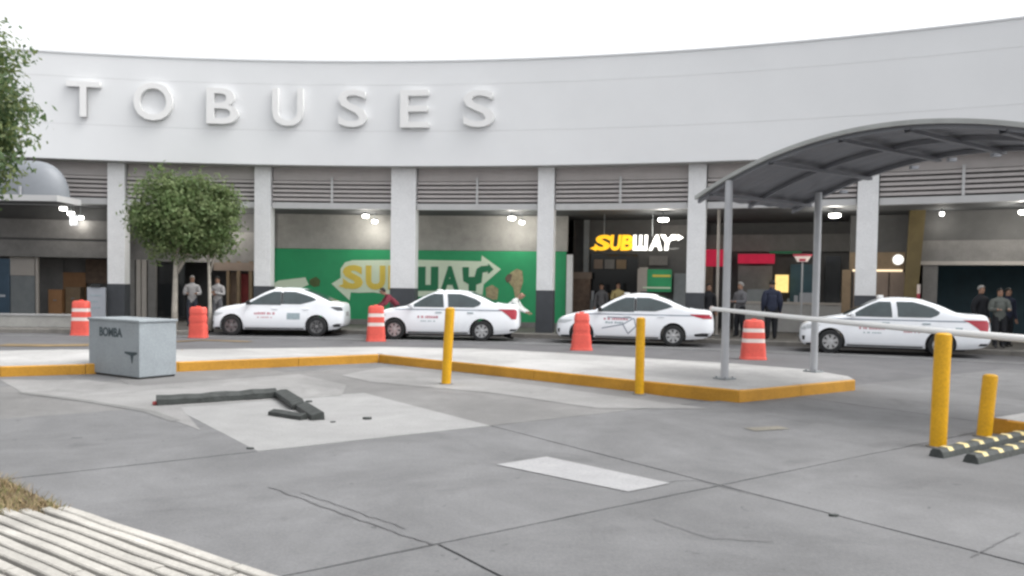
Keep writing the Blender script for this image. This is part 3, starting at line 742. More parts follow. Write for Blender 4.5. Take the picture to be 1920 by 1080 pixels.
# ------------------------------------------------------------------ grey arched canopy over the lane
cn = thing('arched_canopy', 'dark grey arched canopy on tall galvanised posts over the lane', 'canopy')
CE = Vector((3.01, 13.3)); CD = Vector((.82, .573)).normalized(); CN = Vector((CD.y, -CD.x))
CL_, CSP, CZ0, CRISE = 2.72, 6.1, 3.10, .69
def cz(s_): return CZ0 + CRISE * (1 - ((s_ - CSP / 2) / (CSP / 2)) ** 2)
def cp(s_, t_, dz=0.0):
    q = CE + CN * s_ + CD * t_; return (q.x, q.y, cz(s_) + dz)
nS = 32
for k in range(4):           # corrugated sheets between the ribs
    m = MB(); s0, s1 = CSP * k / 4 + .004, CSP * (k + 1) / 4 - .004; nn = 8; nt_ = 28
    def cv(i, j, lower):
        s_ = s0 + (s1 - s0) * i / nn; t_ = CL_ * j / nt_
        return cp(s_, t_, (-.0 if lower else .012) + .012 * (1 if j % 4 in (1, 2) else 0))
    for i in range(nn):
        for j in range(nt_):
            m.quad(cv(i, j, 1), cv(i, j + 1, 1), cv(i + 1, j + 1, 1), cv(i + 1, j, 1)); m.quad(cv(i, j, 0), cv(i + 1, j, 0), cv(i + 1, j + 1, 0), cv(i, j + 1, 0))
    m.build('roof_sheet', MT['sheet'], cn)
def rib_arc(t_, mat, name, hh, ww, dz0):
    m = MB(); rows = []
    for i in range(nS + 1):
        s_ = CSP * i / nS
        a = Vector(cp(s_, t_ - ww / 2, dz0)); b = Vector(cp(s_, t_ + ww / 2, dz0)); n0 = len(m.v)
        m.v += [tuple(a), tuple(b), (b.x, b.y, b.z + hh), (a.x, a.y, a.z + hh)]; rows.append(n0)
    for r0, r1_ in zip(rows, rows[1:]):
        for q in range(4):
            q2 = (q + 1) % 4; m.f.append((r0 + q, r0 + q2, r1_ + q2, r1_ + q)); m.m.append(0)
    for r0 in (rows[0], rows[-1]): m.f.append((r0, r0 + 1, r0 + 2, r0 + 3)); m.m.append(0)
    m.build(name, mat, cn)
rib_arc(0.0, MT['rimtrim'], 'edge_trim', .06, .05, -.012)
rib_arc(CL_, MT['sheet'], 'edge_trim', .07, .05, -.03)
for t_ in (.08, 1.36, CL_ - .12): rib_arc(t_, MT['sheet'], 'arch_rib', .06, .06, -.065)
for s_ in (.3, 1.45, 2.6, 3.55, 4.7, 5.85):
    a = Vector(cp(s_, .03, -.10)); b = Vector(cp(s_, CL_ - .03, -.10))
    m = MB(); n2 = CN * .04
    m.quad((a.x - n2.x, a.y - n2.y, a.z), (b.x - n2.x, b.y - n2.y, b.z), (b.x + n2.x, b.y + n2.y, b.z), (a.x + n2.x, a.y + n2.y, a.z))
    for sg_ in (-1, 1):
        A_ = (a.x + sg_ * n2.x, a.y + sg_ * n2.y); B_ = (b.x + sg_ * n2.x, b.y + sg_ * n2.y)
        m.quad((A_[0], A_[1], a.z), (B_[0], B_[1], b.z), (B_[0], B_[1], b.z + .05), (A_[0], A_[1], a.z + .05))
    m.build('purlin', MT['sheet'], cn)
for s_, t_ in ((.65, .05), (.65, 2.42), (CSP - .65, .05), (CSP - .65, 2.42)):
    q = CE + CN * s_ + CD * t_; zt = cz(s_) - .02
    m = MB(); m.tube([(q.x, q.y, .185), (q.x, q.y, zt)], .062, 14); po = m.build('post', MT['galv'], cn, smooth=True, angle=40)
    mat = Matrix.Translation((q.x, q.y, 0)) @ Matrix.Rotation(math.atan2(CD.y, CD.x), 4, 'Z')
    MB().box((-.13, -.13, .176), (.13, .13, .195), mat).build('base_plate', MT['steel'], po)
    for bx, by in ((-.09, -.09), (.09, -.09), (-.09, .09), (.09, .09)):
        c_ = mat @ Vector((bx, by, 0)); MB().tube([(c_.x, c_.y, .195), (c_.x, c_.y, .22)], .014, 6).build('bolt', MT['steel'], po)
for s_ in (.9, 2.15, 2.75, 3.4):  # pale boxes added along the rear rim, standing for small bright lights
    q = cp(s_, CL_ + .06, -.09); MB().box((q[0] - .06, q[1] - .04, q[2] - .02), (q[0] + .06, q[1] + .04, q[2] + .03)).build('rim_light_fleck', MT['whiteb'], cn)

# pale vaulted canopy at the far left
dm = thing('pale_canopy', 'pale grey vaulted canopy roof at the left edge before the louvres', 'canopy')
DX, DY = -14.95, 25.0
m = MB(); nn = 20; z0d = 4.17; rad, hh = 1.2, 1.12
def dv(i, j):
    an = math.pi / 2 * i / 10; az = math.pi * 2 * j / 24
    rx = 1.10 if math.cos(az) > 0 else 2.2
    return (DX + rx * math.cos(az) * math.cos(an) ** .8, DY + 0.6 * math.sin(az) * math.cos(an) ** .8, z0d + hh * math.sin(an))
for i in range(10):
    for j in range(24):
        if i == 9: m.poly([dv(i, j), dv(i, j + 1), dv(10, j)])
        else: m.quad(dv(i, j), dv(i, j + 1), dv(i + 1, j + 1), dv(i + 1, j))
m.build('vault', MT['dome'], dm, smooth=True, weld=True)
MB().box((DX - 2.3, DY - 0.68, 3.99), (DX + 1.12, DY - 0.6, 4.17)).build('front_beam', MT['beam'], dm)
MB().box((DX - 2.3, DY + 0.6, 3.99), (DX + 1.12, DY + 0.68, 4.17)).build('rear_beam', MT['beam'], dm)
MB().box((DX + 1.04, DY - 0.6, 3.99), (DX + 1.12, DY + 0.6, 4.17)).build('end_beam', MT['beam'], dm)
MB().box((DX - 2.3, DY - 0.6, 4.01), (DX + 1.04, DY + 0.6, 4.07)).build('underside', MT['ceiling'], dm)
MB().box((DX - .02, DY - 0.7, 4.17), (DX + .02, DY - 0.62, 4.42)).build('finial', MT['galv'], dm)
for x in (-2.2,): 
    for y in (-.5, .5): MB().tube([(DX + x, DY + y, .1), (DX + x, DY + y, 3.99)], .05, 10).build('post', MT['galv'], dm)

# ------------------------------------------------------------------ grey pump box
bx = thing('pump_box', 'big grey metal box stencilled BOMBA on the kerb', 'box')
bd = Vector((-.844, .536)); be = Vector((.54, .842)); b00 = Vector((-6.05, 12.97))
ang = math.atan2(-bd.y, -bd.x); bm_ = Matrix.Translation((b00.x, b00.y, 0)) @ Matrix.Rotation(ang, 4, 'Z')
MB().box((-1.46, 0, .03), (0, .68, .93), bm_).build('body', MT['boxgrey'], bx, bevel=.01)
MB().box((-1.48, -.02, .93), (.02, .70, .97), bm_).build('lid', MT['boxgrey'], bx, bevel=.01)
MB().box((-1.44, .02, 0), (-.02, .66, .03), bm_).build('plinth', MT['cardark'], bx)
o = link('lettering', text_mesh('BOMBA', .66, .155, .002, MT['ink'], bold=.03), bx)
o.matrix_local = bm_ @ Matrix.Translation((-.80, -.003, .665))
m = MB(); sh = [(-.40, .44), (-.05, .44), (-.05, .41), (-.15, .38), (-.185, .25), (-.2, .25), (-.24, .38), (-.40, .41)]
m.poly([tuple(bm_ @ Vector((x, -.004, z))) for x, z in sh][::-1]).build('arrow_mark', MT['ink'], bx)

# ------------------------------------------------------------------ yellow posts
def yellow_post(p, h, r, label, lean=(0, 0), square=False):
    t = thing('yellow_post', label, 'bollard', (p[0], p[1], p[2] if len(p) > 2 else 0), group='yellow steel posts')
    m = MB(); m.tube([(0, 0, -.01), (lean[0] * .5, lean[1] * .5, h * .5), (lean[0], lean[1], h - .03)], r, 16); m.build('tube', MT['post_yellow'], t, smooth=True, angle=40)
    m = MB(); m.tube([(lean[0], lean[1], h - .03), (lean[0], lean[1], h - .012), (lean[0], lean[1], h)], [r * 1.0, r * .9, r * .55], 16); m.build('cap', MT['post_yellow'], t, smooth=True)
    MB().tube([(0, 0, 0), (0, 0, .012)], r + .035, 14).build('base_collar', MT['kerbgrey'], t)
yellow_post((-1.06, 13.01), 1.25, .078, 'slim yellow post standing left of the others before the second taxi', (.05, 0))
yellow_post((1.95, 12.1), 1.17, .07, 'yellow post against the kerb before the third taxi')
yellow_post((4.46, 8.29), 1.19, .082, 'tallest yellow post, nearest the camera at the right', (.03, .02))
yellow_post((5.33, 8.95), .70, .078, 'short yellow post by the right island kerb', (.06, .02))

# ------------------------------------------------------------------ barrier arm
ba = thing('barrier_arm', 'long white barrier arm crossing the right half of the picture', 'barrier')
A0 = Vector((3.26, 13.0, 1.295)); A1 = Vector((5.40, 8.40, 1.15)); A2 = A0 + (A1 - A0) * 1.32
d_ = (A2 - A0).normalized()
pts = [A0 + (A2 - A0) * (i / 8) + Vector((0, 0, -.02 * math.sin(math.pi * i / 8))) for i in range(9)]
MB().tube(pts, [.033 + .011 * i / 8 for i in range(9)], 12).build('pole', MT['armwhite'], ba, smooth=True, angle=40)
MB().tube([A0 - d_ * .03, A0], .043, 12).build('end_cap', MT['barwhite'], ba)
q = A2; mat = Matrix.Translation((q.x, q.y, 0)) @ Matrix.Rotation(math.atan2(d_.y, d_.x), 4, 'Z')
MB().box((-.02, -.22, .18), (.4, .22, 1.2), mat).build('cabinet', MT['post_yellow'], ba, bevel=.02)

# ------------------------------------------------------------------ bent dark guard lying on the apron
bg_ = thing('bent_guard', 'bent and torn dark rubber guard rail lying on the pale slab', 'debris')
def ribbon(path, name, mat, w0, h0):
    # a channel section swept along a path, scuffed
    m = MB(); rows = []; P = [Vector(p) for p in path]
    for i, p in enumerate(P):
        t = (P[min(i + 1, len(P) - 1)] - P[max(0, i - 1)]); t.z = 0; t.normalize(); n = Vector((-t.y, t.x, 0)); j = random.uniform(.93, 1.04)
        prof = [(-w0 * .5, 0), (-w0 * .47, h0 * .62 * j), (-w0 * .40, h0 * .68 * j), (w0 * .36, h0 * 1.02 * j), (w0 * .44, h0 * .95 * j), (w0 * .5, 0)]
        n0 = len(m.v); m.v += [tuple(p + n * u + Vector((0, 0, h))) for u, h in prof]; rows.append(n0)
    for r0, r1_ in zip(rows, rows[1:]):
        for q in range(5): m.f.append((r0 + q, r1_ + q, r1_ + q + 1, r0 + q + 1)); m.m.append(0)
    m.f.append(tuple(rows[0] + q for q in range(6))); m.m.append(0); m.f.append(tuple(rows[-1] + q for q in reversed(range(6)))); m.m.append(0)
    return m.build(name, mat, bg_)
gA = ground_at(294, 760); gB = ground_at(520, 746); gC = ground_at(556, 768); gD = ground_at(596, 788); gE = ground_at(508, 778)
def seg(a, b, n, wob=.004, z=0): return [a + (b - a) * (i / n) + Vector((random.uniform(-wob, wob), random.uniform(-wob, wob), random.uniform(0, wob) + z)) for i in range(n + 1)]
ribbon(seg(gA, gB, 9, .016), 'long_piece', MT['guard'], .15, .118)
ribbon([gB + Vector((-.02, .03, .03)), gB + Vector((.08, -.07, .05)), gC + Vector((-.02, .06, .05)), gC + Vector((.03, -.02, .015))], 'folded_piece', MT['guard'], .18, .08)
ribbon(seg(gC + Vector((.05, .03, 0)), gD, 3, .006), 'short_piece', MT['guard'], .16, .095)
ribbon(seg(gE, gD + Vector((-.16, .0, 0)), 4, .006), 'torn_strip', MT['guard'], .10, .07)
MB().tube([gA + Vector((-.045, -.015, .02)), gA + Vector((.0, 0, .03))], .03, 8).build('rusty_end', MT['redcloth'], bg_)
for x, y, r_, lb in [(578, 754, .03, 'dark rubber scrap just above the folded end of the guard'), (690, 786, .035, 'flat dark scrap lying right of the bent guard'), (625, 792, .02, 'tiny dark scrap at the tip of the bent guard'), (470, 842, .022, 'small dark scrap at the near corner of the pale slab'), (1564, 968, .022, 'lone small dark stone on the grey apron at the right')]:
    p = ground_at(x, y)
    c = MB(); pts = [(p.x + r_ * 1.6 * math.cos(a) * random.uniform(.6, 1.2), p.y + r_ * math.sin(a) * random.uniform(.6, 1.2)) for a in [i * 1.047 for i in range(6)]]
    c.prism(pts, .0, r_ * .7); tag(c.build('rubber_scrap' if x < 1000 else 'stone', MT['rubber']), lb, 'debris')

# ------------------------------------------------------------------ rubber wheel stops
def wheel_stop(p, q, label):
    p = Vector(p); q = Vector(q); t = (q - p).normalized(); L0 = (q - p).length
    mat = Matrix.Translation((p.x, p.y, 0)) @ Matrix.Rotation(math.atan2(t.y, t.x), 4, 'Z')
    o = thing('wheel_stop', label, 'wheel stop', group='rubber wheel stops by the right island')
    o.matrix_world = mat
    m = MB(); prof = [(-.075, 0), (-.06, .055), (-.035, .085), (.035, .085), (.06, .055), (.075, 0)]
    n0 = len(m.v); m.v += [(0, u, h) for u, h in prof] + [(.06 if h > .02 else 0, u, h) for u, h in prof][:0] + [(L0, u, h) for u, h in prof]
    for k in range(5): m.f.append((k, k + 6, k + 7, k + 1)); m.m.append(0)
    m.f.append((0, 1, 2, 3, 4, 5)); m.m.append(0); m.f.append((11, 10, 9, 8, 7, 6)); m.m.append(0)
    m.build('rubber_body', MT['rubber'], o, bevel=.008)
    n = int(L0 / .32)
    for k in range(n):
        x = .14 + k * .32
        MB().poly([(x, .0615, .058), (x + .09, .0615, .058), (x + .09, .036, .087), (x, .036, .087)][::-1]).poly([(x, -.0625, .056), (x + .09, -.0625, .056), (x + .09, -.037, .087), (x, -.037, .087)]).poly([(x, -.036, .0875), (x + .09, -.036, .0875), (x + .09, .036, .0875), (x, .036, .0875)]).build('reflector', MT['reflect'], o)
wheel_stop((4.16, 7.76), (5.9, 9.0), 'rear black rubber wheel stop with yellow reflectors touching the tall post')
wheel_stop((4.36, 7.52), (6.1, 8.76), 'front black rubber wheel stop with yellow reflectors, nearest the camera')

# ------------------------------------------------------------------ coral traffic barrels
def barrel(x, y, hgt, wb, wt, rz, striped, label):
    t = thing('traffic_barrel', label, 'traffic barrel', (x, y, -.02), rz, group='coral traffic barrels along the taxi lane')
    def sec(z, k=20, grow=0.0):
        f = z / hgt; wx = (wb + (wt - wb) * f) / 2 + grow; wy = wx * .62
        return [(math.copysign(abs(math.cos(a)) ** .45, math.cos(a)) * wx, math.copysign(abs(math.sin(a)) ** .45, math.sin(a)) * wy, z) for a in [2 * math.pi * i / k for i in range(k)]]
    def shell(levels, name, mat):
        m = MB(); rows = []
        for z, g in levels: rows.append(len(m.v)); m.v += sec(z, grow=g)
        for a, b in zip(rows, rows[1:]):
            for j in range(20): jj = (j + 1) % 20; m.f.append((a + j, a + jj, b + jj, b + j)); m.m.append(0)
        m.f.append(tuple(rows[-1] + j for j in range(20))); m.m.append(0); m.f.append(tuple(rows[0] + j for j in reversed(range(20)))); m.m.append(0)
        return m.build(name, mat, t, smooth=True, angle=35)
    shell([(0, .012), (.05, .012), (.06, 0), (hgt * .42, 0), (hgt * .425, -.012), (hgt * .53, -.012), (hgt * .535, 0), (hgt * .68, 0), (hgt * .685, -.012), (hgt * .79, -.012), (hgt * .795, 0), (hgt - .05, 0), (hgt - .015, -.02), (hgt, -.06)], 'body', MT['coral'])
    if striped:
        shell([(hgt * .428, -.004), (hgt * .527, -.004)], 'white_band', MT['barwhite']); shell([(hgt * .688, -.004), (hgt * .787, -.004)], 'white_band', MT['barwhite'])
    MB().box((-.06, -.02, hgt - .005), (.06, .02, hgt + .03)).build('handle', MT['coral'], t, bevel=.008)
barrel(-12.69, 23.55, 1.02, .55, .45, .1, True, 'striped coral barrel left of the grey pump box')
barrel(-9.15, 23.32, .9, .52, .46, -.1, False, 'plain coral barrel just ahead of the leftmost taxi')
barrel(-3.91, 23.0, 1.02, .55, .43, .2, True, 'striped coral barrel at the nose of the second taxi')
barrel(1.82, 20.83, .97, .56, .36, 0, False, 'plain tapered coral barrel before the nose of the third taxi')
barrel(5.7, 18.83, .93, .58, .44, -.05, True, 'striped coral barrel between the two canopy posts')

# ------------------------------------------------------------------ taxis
def smooth_interp(x, pts):
    xs, ys = zip(*pts); n = len(xs)
    x = min(max(x, xs[0]), xs[-1])
    for i in range(n - 1):
        if x <= xs[i + 1]: break
    h = xs[i + 1] - xs[i]; t = (x - xs[i]) / h
    def tan(k):
        if k == 0: return (ys[1] - ys[0]) / (xs[1] - xs[0])
        if k == n - 1: return (ys[-1] - ys[-2]) / (xs[-1] - xs[-2])
        a = (ys[k] - ys[k - 1]) / (xs[k] - xs[k - 1]); b = (ys[k + 1] - ys[k]) / (xs[k + 1] - xs[k])
        return 0 if a * b <= 0 else 2 * a * b / (a + b)
    m0, m1 = tan(i) * h, tan(i + 1) * h
    return (2 * t ** 3 - 3 * t ** 2 + 1) * ys[i] + (t ** 3 - 2 * t ** 2 + t) * m0 + (-2 * t ** 3 + 3 * t ** 2) * ys[i + 1] + (t ** 3 - t ** 2) * m1
CAR_L = 4.48
SPEC = {
 'old': dict(top=[(0, .60), (.06, .70), (.2, .79), (.5, .89), (.9, .97), (1.12, 1.01), (1.5, 1.21), (1.85, 1.385), (2.15, 1.475), (2.5, 1.505), (2.85, 1.49), (3.15, 1.43), (3.5, 1.305), (3.8, 1.165), (3.98, 1.115), (4.2, 1.10), (4.38, 1.08), (4.44, .97), (4.48, .72)],
             belt=[(0, .52), (.3, .70), (.9, .86), (1.4, .93), (3.4, 1.0), (4.1, .99), (4.4, .9), (4.48, .65)]),
 'new': dict(top=[(0, .58), (.06, .69), (.2, .78), (.5, .87), (.9, .95), (1.15, .99), (1.5, 1.185), (1.9, 1.39), (2.2, 1.475), (2.5, 1.50), (2.85, 1.475), (3.2, 1.385), (3.55, 1.24), (3.85, 1.11), (4.05, 1.06), (4.25, 1.045), (4.40, 1.02), (4.45, .92), (4.48, .72)],
             belt=[(0, .50), (.3, .68), (.9, .84), (1.4, .91), (3.2, 1.0), (3.7, 1.02), (4.1, .99), (4.4, .9), (4.48, .65)]),
}
BOT = [(0, .36), (.06, .26), (.2, .20), (.8, .20), (3.7, .20), (4.15, .23), (4.38, .30), (4.48, .42)]
PLAN = [(0, .46), (.03, .58), (.1, .69), (.25, .785), (.55, .835), (1.0, .85), (2.2, .86), (3.4, .85), (3.9, .82), (4.2, .78), (4.36, .735), (4.44, .67), (4.48, .58)]
CAB = [(1, 0), (.965, .25), (.925, .5), (.88, .72), (.83, .87), (.75, .95), (.6, .985), (.3, 1.0), (0, 1.003)]
HOOD = [(1, 0), (.985, .3), (.965, .52), (.925, .70), (.87, .82), (.78, .91), (.6, .97), (.3, 1.0), (0, 1.01)]
def car_ring(sp, x):
    zt = smooth_interp(x, sp['top']); zb = smooth_interp(x, BOT); be_ = min(smooth_interp(x, sp['belt']), zt - .05); hw_ = smooth_interp(x, PLAN)
    c = min(max((zt - be_ - .12) / .33, 0), 1); c = c * c * (3 - 2 * c)
    ring = []
    for k in range(9):
        f = k / 9; z = zb + (be_ - zb) * f
        y = hw_ * (.90 + .10 * math.sin(math.pi * min(1, (f * .8 + .1) ** .7)) - (.05 if f == 0 else 0))
        if f > .72 : y = hw_ * (.90 + .10 * math.sin(math.pi * min(1, (f * .8 + .1) ** .7)))
        ring.append((y, z))
    yb = ring[-1][0] * .99
    # a soft shoulder line, then the upper body
    for (a, h), (a2, h2) in zip(CAB, HOOD):
        ring.append((yb * (a * c + a2 * (1 - c)), be_ + (zt - be_) * (h * c + h2 * (1 - c))))
    return ring
def car_y(sp, x, z):
    rg = car_ring(sp, x)
    for (y0, z0), (y1, z1) in zip(rg, rg[1:]):
        if z0 <= z <= z1 and z1 > z0: return y0 + (y1 - y0) * (z - z0) / (z1 - z0)
    return rg[0][0] if z < rg[0][1] else 0.0
def car_z(sp, x, y):
    rg = car_ring(sp, x)[::-1]
    for (y0, z0), (y1, z1) in zip(rg, rg[1:]):
        if y0 <= y <= y1 and y1 > y0: return z0 + (z1 - z0) * (y - y0) / (y1 - y0)
    return rg[-1][1]
AX = (.86, 3.46); WR = .305
BODY = {}
def car_body_mesh(kind):
    if kind in BODY: return BODY[kind]
    sp = SPEC[kind]; xs = sorted(set([0, .012, .03, .06, .1, .15, .2] + [i * .09 + .27 for i in range(45)] + [4.3, 4.36, 4.40, 4.43, 4.455, 4.47, 4.48]))
    xs = [x for x in xs if x <= CAR_L]
    m = MB(); rows = []
    for x in xs:
        rg = car_ring(sp, x); full = [(-y, z) for y, z in rg] + [(y, z) for y, z in rg[::-1][1:]]
        rows.append(len(m.v)); m.v += [(x, y, z) for y, z in full]; k = len(full)
    for a, b in zip(rows, rows[1:]):
        for j in range(k):
            jj = (j + 1) % k; m.f.append((a + j, b + j, b + jj, a + jj)); m.m.append(0)
    m.f.append(tuple(rows[0] + j for j in range(k))); m.m.append(0); m.f.append(tuple(rows[-1] + j for j in reversed(range(k)))); m.m.append(0)
    ob = link('tmp', m.mesh('tmp', [MT['carwhite'], MT['cardark']]))
    bm = bmesh.new(); bm.from_mesh(ob.data); bmesh.ops.recalc_face_normals(bm, faces=bm.faces); bm.to_mesh(ob.data); bm.free()
    cut = MB()
    for ax in AX: cut.tube([(ax, -1.2, WR + .01), (ax, 1.2, WR + .01)], WR + .055, 36)
    cm = link('tmpc', cut.mesh('tmpc', MT['cardark']))
    bm = bmesh.new(); bm.from_mesh(cm.data); bmesh.ops.recalc_face_normals(bm, faces=bm.faces); bm.to_mesh(cm.data); bm.free()
    bo = ob.modifiers.new('b', 'BOOLEAN'); bo.operation = 'DIFFERENCE'; bo.object = cm; bo.solver = 'EXACT'
    me = bpy.data.meshes.new_from_object(ob.evaluated_get(bpy.context.evaluated_depsgraph_get()))
    bpy.data.objects.remove(ob); bpy.data.objects.remove(cm)
    for p in me.polygons:
        c = p.center; p.material_index = 0
        for ax in AX:
            if math.hypot(c.x - ax, c.z - WR - .01) < WR + .052 and abs(p.normal.y) < .5: p.material_index = 1
        if p.normal.z < -.7 and c.z < .4: p.material_index = 1
    me.polygons.foreach_set('use_smooth', [True] * len(me.polygons)); me.set_sharp_from_angle(angle=math.radians(38)); me.name = 'taxi_body'
    BODY[kind] = me; return me
def lerp_rows(rows, z):
    for (z0, a0, b0), (z1, a1, b1) in zip(rows, rows[1:]):
        if z0 <= z <= z1:
            t = (z - z0) / (z1 - z0); return a0 + (a1 - a0) * t, b0 + (b1 - b0) * t
    return rows[-1][1:]
def side_patch(sp, rows, off, side, nx=10, nz=8, arches=False):
    # rows: (z, x_left, x_right) bottom to top
    m = MB(); z0, z1 = rows[0][0], rows[-1][0]; grid = []
    for i in range(nz + 1):
        z = z0 + (z1 - z0) * i / nz; xl, xr = lerp_rows(rows, z)
        if arches:
            rr = WR + .06
            for ax in AX:
                dz = z - WR - .01
                if abs(dz) < rr:
                    dx = math.sqrt(rr * rr - dz * dz)
                    if ax < xl + .9 and ax + dx > xl: xl = max(xl, ax + dx) if ax < (xl + xr) / 2 else xl
                    if ax > (xl + xr) / 2 and ax - dx < xr: xr = min(xr, ax - dx)
        row = []
        for j in range(nx + 1):
            x = xl + (xr - xl) * j / nx; y = car_y(sp, x, z); row.append((x, y, z))
        grid.append(row)
    n = len(m.v); W = nx + 1
    for row in grid: m.v += [(x, side * (y + off), z) for x, y, z in row]
    for row in grid: m.v += [(x, side * (y - .012), z) for x, y, z in row]
    N0 = W * (nz + 1)
    flip = side > 0
    def add(q): m.f.append(tuple(q[::-1]) if flip else tuple(q)); m.m.append(0)
    for i in range(nz):
        for j in range(nx): a = i * W + j; add((a, a + 1, a + W + 1, a + W))
    bd_ = [j for j in range(nx)] + [i * W + nx for i in range(nz)] + [nz * W + nx - j for j in range(nx)] + [(nz - i) * W for i in range(nz)]
    for a, b in zip(bd_, bd_[1:] + bd_[:1]): add((a, a + N0, b + N0, b))
    return m
def top_patch(sp, x0, x1, yf, off, nx=10, ny=10):
    m = MB(); W = ny + 1
    for i in range(nx + 1):
        x = x0 + (x1 - x0) * i / nx; ym = yf(x)
        for j in range(W):
            y = -ym + 2 * ym * j / ny; m.v.append((x, y, car_z(sp, x, abs(y)) + off))
    for i in range(nx):
        for j in range(ny): a = i * W + j; m.f.append((a, a + W, a + W + 1, a + 1)); m.m.append(0)
    return m
WHEEL = {}
def wheel_meshes(style):
    if style in WHEEL: return WHEEL[style]
    m = MB(); k = 32; prof = [(.19, -.085), (.20, -.095), (.285, -.09), (.303, -.07), (.305, 0), (.303, .07), (.285, .09), (.19, .085)]
    for i in range(k):
        a, b = 2 * math.pi * i / k, 2 * math.pi * (i + 1) / k
        for (r0, y0), (r1_, y1) in zip(prof, prof[1:]):
            m.quad((r0 * math.cos(a), y0, r0 * math.sin(a)), (r1_ * math.cos(a), y1, r1_ * math.sin(a)), (r1_ * math.cos(b), y1, r1_ * math.sin(b)), (r0 * math.cos(b), y0, r0 * math.sin(b)))
    tyre = m.mesh('tyre', MT['tyre'], True, 40, True)
    m = MB(); met = 0
    m.tube([(0, -.05, 0), (0, .06, 0)], .195, 28, 1)
    for i in range(28):      # lip
        a, b = 2 * math.pi * i / 28, 2 * math.pi * (i + 1) / 28
        for (r0, y0), (r1_, y1) in zip([(.175, -.06), (.178, -.088), (.2, -.088)], [(.178, -.088), (.2, -.088), (.203, -.05)]):
            m.quad((r0 * math.cos(a), y0, r0 * math.sin(a)), (r1_ * math.cos(a), y1, r1_ * math.sin(a)), (r1_ * math.cos(b), y1, r1_ * math.sin(b)), (r0 * math.cos(b), y0, r0 * math.sin(b)), 0)
    m.tube([(0, -.04, 0), (0, -.085, 0), (0, -.092, 0)], [.05, .05, .035], 16, 0)
    ns = 7 if style == 'old' else 5
    for i in range(ns):
        a = 2 * math.pi * i / ns + .3; wi, wo_ = (.03, .042) if style == 'old' else (.026, .036)
        for da in ((-.0,) if style == 'old' else (-.16, .16)):
            c, s_ = math.cos(a + da), math.sin(a + da); cc, ss_ = math.cos(a), math.sin(a)
            P = [(.03 * cc - wi * s_, .03 * ss_ + wi * c), (.03 * cc + wi * s_, .03 * ss_ - wi * c), (.18 * c + wo_ * s_, .18 * s_ - wo_ * c), (.18 * c - wo_ * s_, .18 * s_ + wo_ * c)]
            fr = [(x, -.082, z) for x, z in P]; bk = [(x, -.05, z) for x, z in P]
            m.poly(fr, 0)
            for q in range(4): q2 = (q + 1) % 4; m.quad(fr[q], bk[q], bk[q2], fr[q2], 0)
    rimm = m.mesh('rim', [MT['rim'] if style == 'old' else MT['rimalloy'], MT['rimdk']])
    WHEEL[style] = (tyre, rimm); return WHEEL[style]
